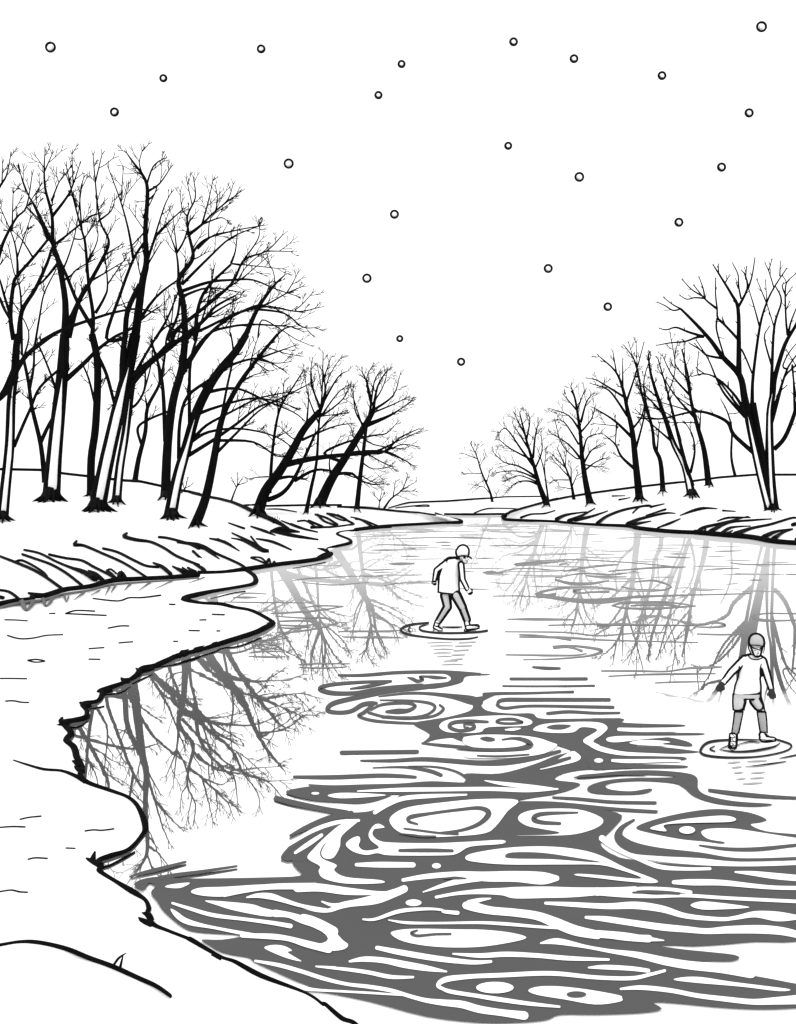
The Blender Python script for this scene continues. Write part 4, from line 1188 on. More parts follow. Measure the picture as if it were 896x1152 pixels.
# right bank
FA = FAR.at
make_tree('bare_tree', 'smallest and farthest bare tree, leaning left on the far shore', GR, (554, 564.8),
          [('F', '217,660 205,610 170,530 145,450 120,400', 3.4, 1), ('F', '170,530 90,530', 1.3, .7), ('F', '150,465 85,440', 1.3, .7), ('F', '160,500 185,450', 1.3, .7), ('F', '185,560 130,590', 1.3, .7), ('F', '190,575 205,520', 1.3, .7), ('F', '140,440 150,405', 1.2, .7), ('F', '205,620 175,590 150,595', 1.2, .7)], FA, twig=(1.74, 11.3, 0.9, 2), seed=22, tiny=.6)
make_tree('bare_shrub', 'faint little bare shrub on the far shore beside the smallest leaning tree', GB, (558.5, 558.5), [('F', '233,634 236,620 245,608', 1, .7), ('F', '234,626 226,612', .9, .6)], depth=150, twig=(2, 5, .8, 1), seed=23, tiny=.55)['category'] = 'shrub'
make_tree('bare_tree', 'bare tree with full fan shaped crown at the tip of the right bank', GR, (616, 568.5),
          [('F', '465,678 430,590 405,500 370,380 340,260', 7.5, 1.6), ('F', '400,495 345,420 280,330 245,350', 3.4, 1), ('F', '420,580 380,565 330,570 290,600', 3, 1), ('F', '412,545 340,500 270,480 225,440', 3, 1), ('F', '400,460 410,360 425,300', 3, 1), ('F', '415,555 330,520 240,525', 2.6, 1), ('F', '380,420 310,310', 2.6, 1), ('F', '370,380 385,300 380,265', 2.4, 1), ('F', '408,510 440,430 435,350', 2.4, 1), ('F', '360,350 320,270', 2, 1), ('F', '395,470 300,420 250,380', 2.6, 1), ('F', '420,570 340,540 280,560', 2, 1)],
          RS, twig=(2.18, 15.9, 1.2, 2), roots=2, seed=24, tiny=.68)
make_tree('bare_tree', 'pair of thread thin bare stems just right of the fan crowned tree', GR, (616.5, 560), [('F', '467,640 455,550 440,480 420,420', 2.4, 1), ('F', '460,600 452,500 460,420', 1.8, .8)], RS, twig=(6, 9, 1, 2), seed=25, tiny=.66, trunks=2)
make_tree('bare_tree', 'low fine twigged bare tree under the tall oval crowned one', GR, (646, 562),
          [('F', '584,648 570,570 545,500 510,420', 4, 1.2), ('F', '572,580 570,490', 2, .8), ('F', '565,550 490,470', 1.8, .8), ('F', '560,560 500,560 480,570', 1.6, .8), ('F', '575,590 600,530', 1.6, .8), ('F', '550,510 480,440', 1.6, .8), ('F', '570,600 520,590', 1.4, .8), ('F', '545,500 550,420', 1.6, .8)], RS, twig=(2.18, 12.5, 1, 2), seed=26, tiny=.64)
make_tree('bare_tree', 'bare tree with tall oval twiggy crown right of the fan crowned tree', GR, (664.5, 566.5),
          [('F', '657,668 635,560 620,450 610,330 590,200 570,140', 8.5, 1.4), ('F', '622,475 560,400 480,350', 3.2, 1), ('F', '612,340 560,270 480,240', 3, 1), ('F', '615,300 640,210 670,170', 3, 1), ('F', '628,485 660,430 700,400', 2.8, 1), ('F', '635,515 680,480 730,460', 2.8, 1), ('F', '625,435 645,370 700,350', 2.6, 1), ('F', '600,250 540,180', 2.4, 1), ('F', '600,240 630,160', 2.2, 1), ('F', '610,350 660,290 680,230', 2.6, 1), ('F', '605,400 540,300 490,290', 2.4, 1), ('F', '630,490 680,500 715,500', 2, 1), ('F', '590,460 530,400 500,300', 2.2, 1)],
          RS, twig=(2.29, 14.7, 1.2, 2), roots=2, seed=27, tiny=.7)
make_tree('bare_tree', 'open limbed bare tree with long upswept branches, left end of the right grove', GR, (720, 562),
          [('G', '255,740 240,600 225,460 205,370 185,280 155,210 90,150', 9.5, 1.3), ('G', '236,612 180,560 155,510 115,475', 4.2, 1.5), ('G', '222,480 160,420 110,385 65,360', 4, 1.2), ('G', '205,395 140,300 100,275 60,262', 3.2, 1.1), ('G', '190,315 110,265 75,245 45,240', 3, 1), ('G', '185,275 185,165', 2.4, 1), ('G', '200,335 235,230 270,100', 3, 1.1), ('G', '238,530 270,410 280,330', 3, 1.2), ('G', '230,440 265,390 280,300', 3, 1.2), ('G', '160,425 155,505', 2, 1.2), ('G', '160,220 145,130', 2, 1), ('G', '160,435 70,425', 2, 1), ('G', '245,225 240,95', 1.8, 1), ('G', '100,278 110,250', 1.4, .9)],
          RS, twig=(13, 12, 1.8, 2), roots=4, seed=28, tiny=.85)
make_tree('bare_tree', 'slim bare tree standing behind, second from the left in the right grove', GR, (746, 553),
          [('G', '350,700 340,580 315,520 305,440 265,310 240,180 195,110', 6.2, 1.3), ('G', '325,545 335,430', 2.4, 1.2), ('G', '305,430 270,270 300,150', 2.6, 1), ('G', '275,340 235,240', 2, 1), ('G', '250,230 210,95', 1.8, 1)], RS, twig=(8, 11, 1.6, 2), roots=3, seed=29, tiny=.8)
make_tree('bare_tree', 'bare tree with a snow streaked split trunk, in the middle of the right grove', GR, (779, 557),
          [('G', '468,722 440,600 395,510 365,420 330,320 300,220 290,140', 10, 2), ('G', '470,680 440,580 400,420 370,300 330,160', 6, 1.5), ('G', '463,625 480,540 470,470 440,420', 3.4, 1.2), ('G', '395,505 330,450 240,370', 3.4, 1.1), ('G', '350,385 280,310 240,300', 2.8, 1), ('G', '370,310 400,200 380,60', 2.4, 1), ('G', '330,320 260,260', 2.2, 1), ('G', '420,480 380,390 270,350', 2.6, 1)],
          RS, twig=(7, 12, 1.6, 2), crust=[(0, .03, .4, -.1, .45)], roots=5, seed=30, tiny=.8, trunks=2)
make_tree('bare_tree', 'dark smooth curved bare tree left of the big double trunked one', GR, (798, 546),
          [('G', '538,682 520,540 490,430 465,330 455,240 430,130', 7.5, 1.8), ('G', '500,445 505,380', 2.4, 1.2), ('G', '480,400 400,310 330,200', 3.4, 1), ('G', '462,310 390,230 350,150', 3, 1), ('G', '458,250 400,180 410,90', 2.4, 1), ('G', '465,335 440,200 440,100', 2.2, 1), ('G', '475,380 420,360 280,320', 2.6, 1), ('G', '470,420 360,420', 2.2, 1)], RS, twig=(7, 12, 1.6, 2), roots=3, seed=31, tiny=.8)
make_tree('bare_tree', 'thin plain bare stem under the arching limb of the double trunked tree', GR, (827, 539),
          [('G', '645,636 630,560 632,450 615,380 590,330', 3.6, 1.2), ('G', '615,385 660,380', 1.2, .8)], RS, twig=(20, 7, 1, 1), seed=32, tiny=.8)
make_tree('bare_tree', 'big wide spreading bare tree with snow streaked double trunk at the right edge', GR, (870, 573),
          [('G', '785,778 750,640 715,480 695,380', 9, 8), ('G', '805,778 793,640 787,400 800,300 810,230 850,100 900,10 930,-90 940,-190', 11, 1.5), ('G', '790,765 770,640 740,480 715,340', 9, 9), ('H', '579,1001 560,896 530,760 420,640 340,530 240,420 150,330', 9.5, 2.6), ('H', '150,330 100,340 50,310 5,290', 2.2, 1.1), ('H', '150,330 95,300 50,265', 2, 1.1), ('H', '300,510 200,480 120,450 60,465 20,458', 3.4, 1.2), ('H', '300,510 250,515 180,540 80,550 0,565', 3.4, 1.2), ('H', '420,650 320,630 270,590 210,555', 3.2, 1.3),
           ('H', '525,760 525,560 520,330 480,240 400,110 365,55', 6.5, 1.4), ('H', '395,95 393,50', 1.6, 1), ('H', '435,165 460,122', 1.8, 1), ('H', '518,325 580,200 565,110 550,90', 3.4, 1.1), ('H', '568,140 575,65', 1.6, 1), ('H', '585,200 610,120 628,10', 2.4, 1.2), ('H', '540,265 525,190 520,110 490,45', 2.2, 1.1), ('H', '522,200 510,170', 1.4, 1), ('H', '525,535 440,440 390,390 385,330 375,240 375,145', 4, 1.3), ('H', '385,330 310,270 240,185', 3, 1.2),
           ('H', '300,262 240,258 190,268 150,247', 2.2, 1.1), ('H', '285,245 220,205 168,150', 2, 1.1), ('H', '305,262 295,200 270,130', 2.2, 1.1), ('H', '440,445 420,395', 2.2, 1.6), ('H', '385,390 382,470 430,635', 2.2, 2), ('H', '540,590 575,660 612,750', 2.4, 2), ('G', '780,380 775,640 790,700', 4, 4), ('H', '612,945 612,896 618,760 660,450 705,290 760,180 830,75', 5, 1.4), ('H', '660,450 625,320 590,205', 2.2, 1.2), ('H', '705,295 645,148', 1.8, 1), ('H', '705,270 698,150', 1.6, 1), ('H', '750,190 720,90 698,42', 2, 1), ('H', '718,85 737,18', 1.6, 1), ('H', '790,120 793,35', 1.8, 1),
           ('H', '735,896 740,700 755,440 800,280 765,190', 4.5, 1.4), ('H', '755,460 710,310', 1.8, 1.2), ('H', '735,690 690,520 715,455', 2.4, 1.2), ('H', '840,500 830,400 825,240 835,160 885,110', 2.8, 1.2), ('H', '828,250 865,195', 1.6, 1), ('H', '825,240 805,180 830,155 810,120', 1.8, 1), ('H', '830,340 850,290', 1.4, 1), ('H', '845,500 860,420 895,330', 3, 1.4), ('H', '735,1080 790,880 820,770 900,690', 4, 2), ('H', '745,1000 780,890 830,740 860,680 920,600', 4, 1.5), ('H', '810,700 845,620 900,550', 2.6, 1.2), ('H', '770,900 785,870 830,830', 2.4, 1.2),
           ('H', '870,690 880,800 896,900', 2.4, 1.8), ('H', '575,1017 505,896 400,790 310,750 230,765', 4, 1.3), ('H', '255,720 265,620', 1.4, 1), ('H', '310,755 255,715', 1.6, 1), ('H', '565,1030 440,890 380,780 330,660 255,540', 3.6, 1.2), ('H', '310,630 245,560', 1.6, 1), ('G', '725,545 705,530 640,470 615,420 560,390 500,375 440,382 340,405 250,400', 6, 1.8), ('G', '690,395 640,330 580,250', 3.8, 2), ('G', '640,300 600,260', 1.8, 1.2), ('G', '505,380 460,350 400,310', 2.4, 1.2), ('G', '340,405 300,400 230,380', 1.8, 1),
           ('G', '805,530 850,480 890,380 910,300', 5.5, 4), ('G', '900,200 860,130', 2, 1), ('G', '890,380 885,240', 3, 2)],
          RS, twig=(40, 8, 1.4, 1), crust=[(0, .06, .95, .02, .5), (1, .05, .42, -.12, .38)], roots=6, seed=33, tiny=1.0, trunks=3, spread=.45)
# ================================================================ skaters
def raw_blob(caps, lofts):
    """union of round cones and lofts as loose closed shells (x, depth, z metres)"""
    mb = MB()
    for a, ra, b, rb in caps:
        L = (b - a).length
        n = 6
        P, R = [], []
        ax = (b - a).normalized() if L > 1e-6 else Vector((0, 0, 1))
        for i in range(n, 0, -1):
            t = math.pi / 2 * i / n
            P.append(a - ax * ra * math.sin(t))
            R.append(max(ra * math.cos(t), ra * .02))
        P.append(a.copy())
        R.append(ra)
        P.append(b.copy())
        R.append(rb)
        for i in range(1, n + 1):
            t = math.pi / 2 * i / n
            P.append(b + ax * rb * math.sin(t))
            R.append(max(rb * math.cos(t), rb * .02))
        if L < 1e-6:
            mb.ball(a, ra, 16, 10)
        else:
            mb.tube(P, R, 14)
    for rings in lofts:
        base = len(mb.v)
        n = 20
        for c, hw, hd, tx in rings:      # centre, half width, half depth, sideways tilt
            for j in range(n):
                t = 2 * math.pi * j / n
                mb.v.append(c + Vector((hw * math.cos(t), hd * math.sin(t), tx * math.cos(t))))
        k = len(rings)
        for i in range(k - 1):
            for j in range(n):
                j2 = (j + 1) % n
                mb.f.append((base + i * n + j, base + i * n + j2, base + (i + 1) * n + j2, base + (i + 1) * n + j))
        mb.f.append(tuple(base + j for j in reversed(range(n))))
        mb.f.append(tuple(base + (k - 1) * n + j for j in range(n)))
    return mb


def blob(name, caps, mat, parent, origin, voxel=.012, lofts=(), smooth=4):
    mb = raw_blob(caps, lofts)
    me = mb.mesh(name, origin)
    bm = bmesh.new()
    bm.from_mesh(me)
    bmesh.ops.recalc_face_normals(bm, faces=bm.faces)
    bm.to_mesh(me)
    bm.free()
    o = bpy.data.objects.new(name, me)
    COL.objects.link(o)
    md = o.modifiers.new('Remesh', 'REMESH')
    md.mode = 'VOXEL'
    md.voxel_size = voxel
    if smooth:
        sm = o.modifiers.new('Smooth', 'SMOOTH')
        sm.iterations = smooth
        sm.factor = .5
    dg = bpy.context.evaluated_depsgraph_get()
    me2 = bpy.data.meshes.new_from_object(o.evaluated_get(dg))
    o.modifiers.clear()
    o.data = me2
    me2.name = name
    me2.materials.clear()
    me2.materials.append(mat)
    me2.polygons.foreach_set('use_smooth', [True] * len(me2.polygons))
    o.parent = parent
    return o


class Figure:
    def __init__(self, tile, d, label, foot):
        self.ox, self.oy, self.k = TILES[tile]
        self.d = d
        self.m = d / F / self.k              # metres per tile px
        self.px = d / F                      # metres per photo px
        self.origin = self.p(*foot)
        self.root = empty('person', self.origin, label, 'person', 'skaters on the frozen river')

    def p(self, x, y, dz=0.0):
        return world(self.ox + x / self.k, self.oy + y / self.k, self.d) + Vector(((self.ox + x / self.k - CX) / F, 1, (YH - self.oy - y / self.k) / F)) * dz

    def caps(self, rows, grow=0.0, fwd=0.0):
        """rows of (x0,y0,r0,dz0, x1,y1,r1,dz1): radii in tile px, dz in metres, grow and fwd in photo px"""
        out = []
        for x0, y0, r0, z0, x1, y1, r1, z1 in rows:
            out.append((self.p(x0, y0, z0 - fwd * self.px), max(r0 * self.m + grow * self.px, .004), self.p(x1, y1, z1 - fwd * self.px), max(r1 * self.m + grow * self.px, .004)))
        return out

    def loft(self, rows, grow=0.0, fwd=0.0, trim=0.0):
        """rows of (x, y, half width, tilt, dz) top to bottom"""
        out = []
        for i, (x, y, hw, tx, dz) in enumerate(rows):
            yy = y + (trim if i == 0 else -trim if i == len(rows) - 1 else 0) * self.k
            w = hw * self.m + grow * self.px
            out.append((self.p(x, yy, dz - fwd * self.px), w, w * .5, -tx * self.m))
        return [out]

    def garment(self, name, mat, rows=(), lofts=(), trim=1.0, fwd=2.4, panel='cloth_panel', voxel=.009, parent=None, smooth=2):
        """a garment with dark edging: the dark shell all round and the coloured front set into it"""
        par = parent or self.root
        org = self.origin
        lo = [q for r in lofts for q in self.loft(r, trim)]
        o = blob(name, self.caps(rows, trim), M['trim'], par, org, voxel, lo, smooth)
        lo = [q for r in lofts for q in self.loft(r, -trim, fwd, trim * 1.6)]
        blob(panel, self.caps(rows, -trim, fwd), mat, o, org, voxel * .85, lo, smooth)
        return o

    def line(self, mb, s, w, dz, n=4):
        p = []
        for q in s.split():
            a, b = q.split(',')
            p.append((float(a), float(b)))
        W = widths(w, len(p))
        s = spline([(a[0], a[1], c) for a, c in zip(p, W)], n)
        mb.tube([self.p(x, y, dz) for x, y, c in s], [c / 2 * self.m for x, y, c in s], 6)

    def hand(self, x, y, ang, size, dz, mat, thumb=1, curl=.5):
        """a gloved hand: palm, four unequal bent fingers and a thumb from the side of the palm"""
        c = []
        ca, sa = math.cos(ang), math.sin(ang)

        def q(u, v, w=0.0):     # u along the hand, v across, w forwards
            return self.p(x + (ca * u - sa * v) * size, y + (sa * u + ca * v) * size, dz - w * size * self.m)
        R = size * self.m
        for v in (-.16, 0, .16):
            c.append((q(0, v * .8), .15 * R, q(.42, v * 1.15), .15 * R))
        for v, l in ((-.27, .40), (-.09, .48), (.09, .46), (.26, .36)):
            a, b = q(.45, v), q(.45 + l * .5, v * 1.08, .03)
            e = q(.45 + l * (1 - .25 * curl), v * 1.0, .03 + .3 * curl * l)
            c.append((a, .098 * R, b, .088 * R))
            c.append((b, .088 * R, e, .072 * R))
        t0, t1, t2 = q(.12, .2 * thumb, .08), q(.32, .42 * thumb, .16), q(.5, .44 * thumb, .22)
        c.append((t0, .11 * R, t1, .1 * R))
        c.append((t1, .1 * R, t2, .08 * R))
        return c


# ---- adult, bent forward, pushing off to the right
d1 = HC * F / (708 - YH)
A1 = Figure('p', d1, 'stooping skater in white top, peaked helmet and grey trousers inside ripple rings mid river', (440, 592))
legs1 = [(408, 440, 22, .06, 417, 490, 17, .04, ), ]
body1 = [(487, 256, 20, 0, 489, 276, 17, -.03), (470, 275, 12, 0, 462, 292, 14, 0), (440, 305, 24, .02, 420, 395, 28, .02), (405, 292, 13, .1, 365, 325, 10, .12), (365, 325, 9, .12, 356, 372, 7, .1),
         (475, 305, 13, -.1, 483, 368, 10, -.14), (483, 368, 9, -.14, 508, 415, 7, -.2), (412, 425, 14, .06, 416, 490, 10, .04), (416, 490, 10, .04, 374, 560, 8, .11), (448, 425, 14, -.02, 480, 490, 10, -.03), (480, 490, 10, -.03, 503, 560, 8, 0),
         (374, 562, 9, .1, 385, 588, 8, .06), (503, 562, 9, -.02, 540, 584, 8, -.04), (420, 395, 28, .02, 428, 415, 24, .02)]
blob('body', A1.caps(body1) + A1.hand(354, 374, 1.45, 26, .1, None, 1), M['skin'], A1.root, A1.origin, .011)
A1.garment('trousers', M['grey_cloth'], [(406, 440, 23, .05, 415, 490, 18, .02), (414, 492, 18, .02, 376, 552, 14, .09), (454, 440, 23, -.05, 481, 492, 19, -.06), (481, 492, 18, -.06, 502, 548, 16, -.02)], [], 1.0)
A1.garment('sweater', M['wool'], [(446, 286, 20, .02, 428, 290, 24, .02), (412, 292, 15, .02, 365, 326, 11, .03), (365, 326, 11, .03, 356, 370, 8, .03)], [[(452, 272, 14, 0, 0), (446, 285, 36, -3, 0), (432, 312, 44, -4, 0), (422, 350, 46, -2, 0), (420, 395, 47, 0, 0), (421, 432, 49, 4, 0)]], 1.0)
A1.garment('sleeve', M['wool'], [(476, 300, 13, -.12, 482, 365, 12, -.15), (482, 365, 11, -.15, 504, 410, 9, -.18)], [], 1.0)
for args in ((507, 410, 1.05, 34, -.19, None, -1), (355, 370, 1.5, 27, .06, None, 1)):
    hd = A1.hand(*args)
    g = blob('glove', hd, M['trim'], A1.root, A1.origin, .006, (), 2)
    fw = Vector((0, -.022, 0))
    blob('knuckle', [(p + fw, ra * .62, q + fw, rb * .62) for p, ra, q, rb in hd[:3]], M['wool'], g, A1.origin, .005, (), 2)
h = A1.garment('helmet', M['wool'], [(482, 246, 31, -.06, 484, 240, 29, -.06)], [], .9, 3.0, 'helmet_shell')
mb = MB()
A1.line(mb, '452,268 475,262 500,262 516,268 526,276', [8, 8, 8, 9, 6], -.23)
mb.build('brim', M['trim'], h, A1.origin)
face = blob('face', A1.caps([(488, 270, 17, -.14, 492, 280, 12, -.15)], -.2), M['skin'], A1.root, A1.origin, .008)
mb = MB()
A1.line(mb, '486,268 492,269 496,272', [9, 10, 8], -.24)
mb.build('eye', M['trim'], face, A1.origin)
mb = MB()
A1.line(mb, '478,272 484,288 492,296 502,292 506,280 512,276', [4, 4, 4, 4, 3, 3], -.30)
mb.build('chin_strap', M['trim'], h, A1.origin)
mb = MB()
A1.line(mb, '496,280 501,284 497,287', [2, 3, 2], -.36)
mb.build('nose', M['trim'], face, A1.origin)
for rows, lines in (([(370, 560, 13, .08, 362, 580, 11, .08), (360, 582, 10, .06, 384, 594, 8, .0)], ['352,584 370,596 396,601', '362,562 378,566 388,560', '358,578 372,580 384,590']),
                    ([(502, 562, 12, -.04, 506, 580, 12, -.04), (506, 584, 11, -.06, 548, 580, 10, -.1)], ['492,590 496,600 560,588', '496,576 530,574 556,580', '520,570 528,578', '530,568 536,576'])):
    s = A1.garment('skate', M['wool'], rows, [], .8, 2.0, 'boot_panel', .009)
    mb = MB()
    for l in lines:
        A1.line(mb, l, [5, 7, 5], rows[1][7] - .2)
    mb.build('blade', M['trim'], s, A1.origin)

# ---- child, knees apart, arms out
d2 = HC * F / (842 - YH)
A2 = Figure('k', d2, 'small skater in grey helmet, white top and knee length grey shorts on the right', (410, 860))
body2 = [(470, 190, 42, 0, 470, 245, 36, -.02), (466, 250, 32, -.03, 468, 268, 24, -.03), (462, 270, 22, 0, 455, 300, 24, 0), (440, 315, 50, .02, 425, 430, 52, .02), (395, 300, 28, .0, 305, 380, 22, -.02), (305, 380, 20, -.02, 250, 452, 14, -.06),
         (510, 305, 26, 0, 540, 410, 20, 0), (540, 410, 18, 0, 566, 495, 14, -.03), (375, 530, 24, .03, 353, 630, 18, .01), (353, 630, 18, .01, 330, 765, 15, .0), (450, 530, 24, .03, 494, 630, 18, .01), (494, 630, 18, .01, 515, 765, 15, .01),
         (328, 770, 17, -.02, 318, 850, 16, -.06), (512, 770, 16, 0, 560, 822, 14, -.02), (412, 470, 50, .02, 412, 500, 44, .02)]
blob('body', A2.caps(body2) + A2.hand(248, 452, 2.1, 62, -.06, None, -1) + A2.hand(566, 494, 1.4, 62, -.03, None, 1), M['skin'], A2.root, A2.origin, .010)
A2.garment('shorts', M['grey_cloth'], [(362, 570, 36, -.01, 356, 598, 34, -.03), (462, 570, 36, -.01, 482, 600, 32, -.03)],
           [[(358, 520, 42, 0, 0), (354, 570, 40, 0, -.02), (352, 632, 35, 0, -.04)], [(450, 528, 46, 0, 0), (472, 580, 40, 6, -.02), (492, 634, 34, 10, -.04)], [(410, 512, 88, 0, 0), (409, 553, 85, 0, 0)]], 1.0)
A2.garment('leg_pad', M['grey_pad'], [], [[(354, 634, 29, 0, -.02), (344, 700, 26, -2, -.02), (330, 782, 24, -3, -.01)]], .9)
A2.garment('leg_pad', M['grey_pad'], [], [[(500, 634, 29, 0, -.02), (508, 700, 28, 2, -.02), (515, 776, 24, 3, 0)]], .9)
A2.garment('sweater', M['wool'], [(405, 295, 26, 0, 440, 288, 28, 0), (440, 288, 28, 0, 498, 300, 24, 0), (392, 298, 27, 0, 305, 382, 22, -.02), (305, 382, 22, -.02, 254, 448, 16, -.04), (508, 308, 26, 0, 540, 410, 21, -.02), (540, 410, 21, -.02, 564, 492, 16, -.04)], [[(455, 272, 44, -4, 0), (446, 296, 76, -4, 0), (432, 340, 74, 0, 0), (420, 420, 72, 2, 0), (414, 470, 84, 4, 0), (408, 524, 89, -8, 0)]], 1.0)
mb = MB()
A2.line(mb, '358,340 352,372 350,410 344,440', [8, 8, 7, 3], -.12)
mb.build('side_seam', M['trim'], A2.root, A2.origin)
mb = MB()
A2.line(mb, '500,326 492,360 490,400', [5, 8, 4], -.12)
mb.build('side_seam', M['trim'], A2.root, A2.origin)
blob('glove', A2.hand(246, 454, 2.1, 66, -.14, None, -1), M['glove'], A2.root, A2.origin, .006, (), 2)
blob('glove', A2.hand(566, 498, 1.42, 66, -.13, None, 1), M['glove'], A2.root, A2.origin, .006, (), 2)
mb = MB()
A2.line(mb, '414,262 418,278 438,296 470,300 500,292 512,280', [7, 9, 9, 9, 9, 7], -.17)
mb.build('collar', M['trim'], A2.root, A2.origin)
face = A2.garment('face', M['skin'], [(470, 225, 38, -.08, 472, 258, 26, -.09)], [], .8, 2.0, 'cheek', .009)
mb = MB()
A2.line(mb, '446,228 466,230 486,238', [7, 9, 7], -.22)
mb.build('brow', M['trim'], face, A2.origin)
mb = MB()
A2.line(mb, '486,238 496,230 508,226', [7, 8, 6], -.22)
mb.build('brow', M['trim'], face, A2.origin)
mb = MB()
A2.line(mb, '454,240 466,242', [5, 5], -.22)
mb.build('eye', M['trim'], face, A2.origin)
mb = MB()
A2.line(mb, '488,242 500,240', [5, 5], -.22)
mb.build('eye', M['trim'], face, A2.origin)
mb = MB()
A2.line(mb, '476,246 480,260 470,264', [4, 5, 5], -.22)
mb.build('nose', M['trim'], face, A2.origin)
mb = MB()
A2.line(mb, '460,276 478,274', [5, 5], -.22)
mb.build('mouth', M['trim'], face, A2.origin)
h = A2.garment('helmet', M['grey_shell'], [(469, 184, 50, -.08, 469, 178, 48, -.08)], [], 1.0, 3.2, 'helmet_shell')
mb = MB()
A2.line(mb, '414,190 420,204 445,206 480,208 512,214 524,204', [9, 9, 8, 8, 9, 8], -.24)
mb.build('brim', M['trim'], h, A2.origin)
mb = MB()
A2.line(mb, '416,200 418,228 428,252 442,272', [8, 9, 8, 5], -.23)
mb.build('strap', M['trim'], h, A2.origin)
mb = MB()
A2.line(mb, '522,208 518,238 510,260', [6, 6, 5], -.23)
mb.build('strap', M['trim'], h, A2.origin)
s = A2.garment('skate', M['wool'], [(320, 800, 24, -.04, 316, 850, 24, -.1)], [[(320, 776, 26, 0, -.04), (318, 810, 26, 0, -.05), (314, 850, 27, 0, -.08), (312, 878, 24, 0, -.08)]], .9, 2.2, 'boot_panel', .009)
mb = MB()
for l in ('290,782 310,772 345,782', '296,800 320,806 340,796', '296,826 318,832 342,824', '298,852 316,860 340,850', '290,874 312,888 340,876', '310,784 326,800 310,816 326,834', '306,840 318,850 306,862'):
    A2.line(mb, l, [4, 6, 4], -.19)
mb.build('lace', M['trim'], s, A2.origin)
s = A2.garment('skate', M['wool'], [(508, 790, 22, -.02, 520, 812, 20, -.03), (506, 812, 18, -.03, 580, 816, 13, -.05)], [], .9, 2.2, 'boot_panel', .009)
mb = MB()
for l in ('480,832 530,838 596,830', '490,814 540,822 594,816', '520,786 536,800', '532,780 552,796'):
    A2.line(mb, l, [4, 6, 4], -.16)
mb.build('blade', M['trim'], s, A2.origin)

# ================================================================ snowflakes
FL = [(57, 53, 6, 'large falling snowflake alone in the top left corner of the sky'), (184, 88, 4.4, 'small falling snowflake high above the tallest left tree'), (129, 126, 5, 'falling snowflake hanging closest above the treetops of the left grove'),
      (294, 55, 4.8, 'falling snowflake highest in the sky between the left grove and the middle'), (452, 72, 4.4, 'upper snowflake of the close pair at the top centre of the sky'), (426, 107, 4.5, 'lower snowflake of the close pair at the top centre of the sky'),
      (578, 47, 4.8, 'falling snowflake high in the sky straight above the fan crowned far tree'), (646, 66, 4.8, 'falling snowflake high above the oval crowned tree of the right bank'), (745, 85, 4.8, 'falling snowflake high above the middle of the right grove'),
      (857, 30, 6, 'large falling snowflake in the top right corner of the sky'), (843, 127, 5, 'falling snowflake below the large one of the top right corner'), (572, 164, 4.4, 'small falling snowflake above the river, lower of two over the fan crowned tree'),
      (652, 199, 5.4, 'big falling snowflake in mid sky right of the river'), (812, 188, 5, 'falling snowflake in mid sky above the big double trunked tree'), (325, 184, 5.6, 'big falling snowflake beside the upper right twigs of the left grove'),
      (444, 241, 5, 'falling snowflake in mid sky straight above the rightmost far left tree'), (764, 250, 5, 'falling snowflake just above the upper left boughs of the big right tree'), (413, 313, 5.2, 'falling snowflake right of the left grove, above the slim fan twigged tree'),
      (617, 302, 5, 'falling snowflake over the fan and oval crowned trees of the right bank'), (684, 345, 4.8, 'falling snowflake above the left end of the open limbed right grove'), (450, 381, 3.9, 'tiniest falling snowflake, just above the rightmost far left tree'),
      (519, 407, 4.6, 'lowest falling snowflake, above the gap at the head of the river')]
rnd = random.Random(5)
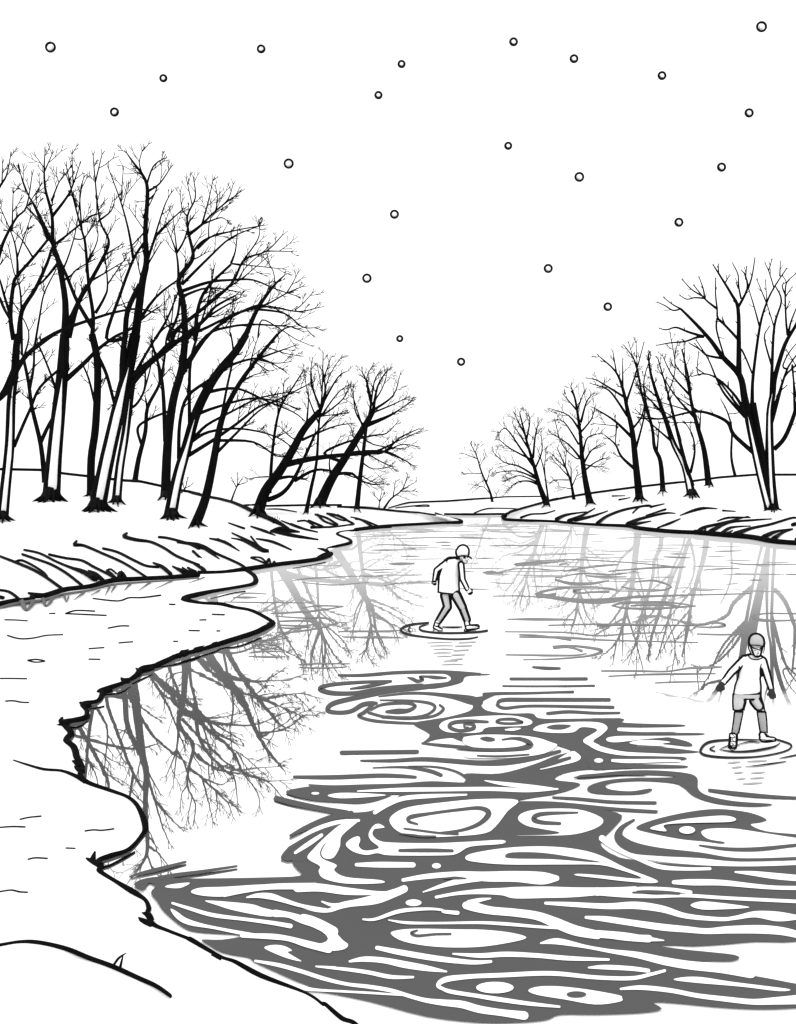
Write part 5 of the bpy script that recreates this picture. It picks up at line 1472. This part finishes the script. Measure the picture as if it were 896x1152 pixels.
for x, y, r, lab in FL:
    d = rnd.uniform(4.5, 7.5)
    c = world(x, y, d)
    R = (r - 1.0) * d / F
    mb = MB()
    mb.ball(Vector((0, 0, 0)), R * .6, 20, 14)
    o = mb.build('snowflake', M['flake'])
    o.location = c
    tag(o, lab, 'snowflake', 'falling snowflakes')
    n = 24
    rim = MB()
    P = [Vector((R * math.cos(i * 2 * math.pi / n), 0, R * math.sin(i * 2 * math.pi / n))) for i in range(n + 1)]
    rim.tube(P, [1.3 * d / F] * (n + 1), 8, False)
    rim.build('rim', M['trim'], o)
# ================================================================ light and camera
w = bpy.data.worlds.new('World')
scene.world = w
w.use_nodes = True
nt = w.node_tree
bg = nt.nodes['Background']
sky = nt.nodes.new('ShaderNodeTexSky')
sky.sky_type = 'NISHITA'
sky.sun_disc = False
sky.sun_elevation = math.radians(50)
sky.sun_rotation = math.radians(200)
hs = nt.nodes.new('ShaderNodeHueSaturation')      # an even white snow sky
hs.inputs['Saturation'].default_value = 0.0
nt.links.new(sky.outputs[0], hs.inputs['Color'])
mixc = nt.nodes.new('ShaderNodeMixRGB')
mixc.inputs['Fac'].default_value = .85
mixc.inputs['Color2'].default_value = (10, 10, 10, 1)
nt.links.new(hs.outputs[0], mixc.inputs['Color1'])
nt.links.new(mixc.outputs[0], bg.inputs['Color'])
bg.inputs['Strength'].default_value = .10
sl = bpy.data.lights.new('sun', 'SUN')
sl.energy = .6
sl.angle = math.radians(40)
sl.color = (1, .985, .97)
so = bpy.data.objects.new('sun', sl)
COL.objects.link(so)
so.rotation_euler = (math.radians(40), 0, math.radians(-20))
cam = bpy.data.cameras.new('camera')
co = bpy.data.objects.new('camera', cam)
COL.objects.link(co)
co.location = (0, 0, HC)
co.rotation_euler = (math.pi / 2, 0, 0)
cam.sensor_fit = 'VERTICAL'
cam.sensor_height = 36
cam.lens = 36 * F / 1152
cam.shift_y = -(576 - YH) / 1152
cam.clip_start = .05
cam.clip_end = 6000
scene.camera = co
scene.view_settings.view_transform = 'Standard'
scene.view_settings.look = 'None'
scene.view_settings.exposure = .5
scene.view_settings.gamma = 1
scene.render.film_transparent = False
scene.cycles.max_bounces = 5
scene.cycles.diffuse_bounces = 2
scene.cycles.glossy_bounces = 3
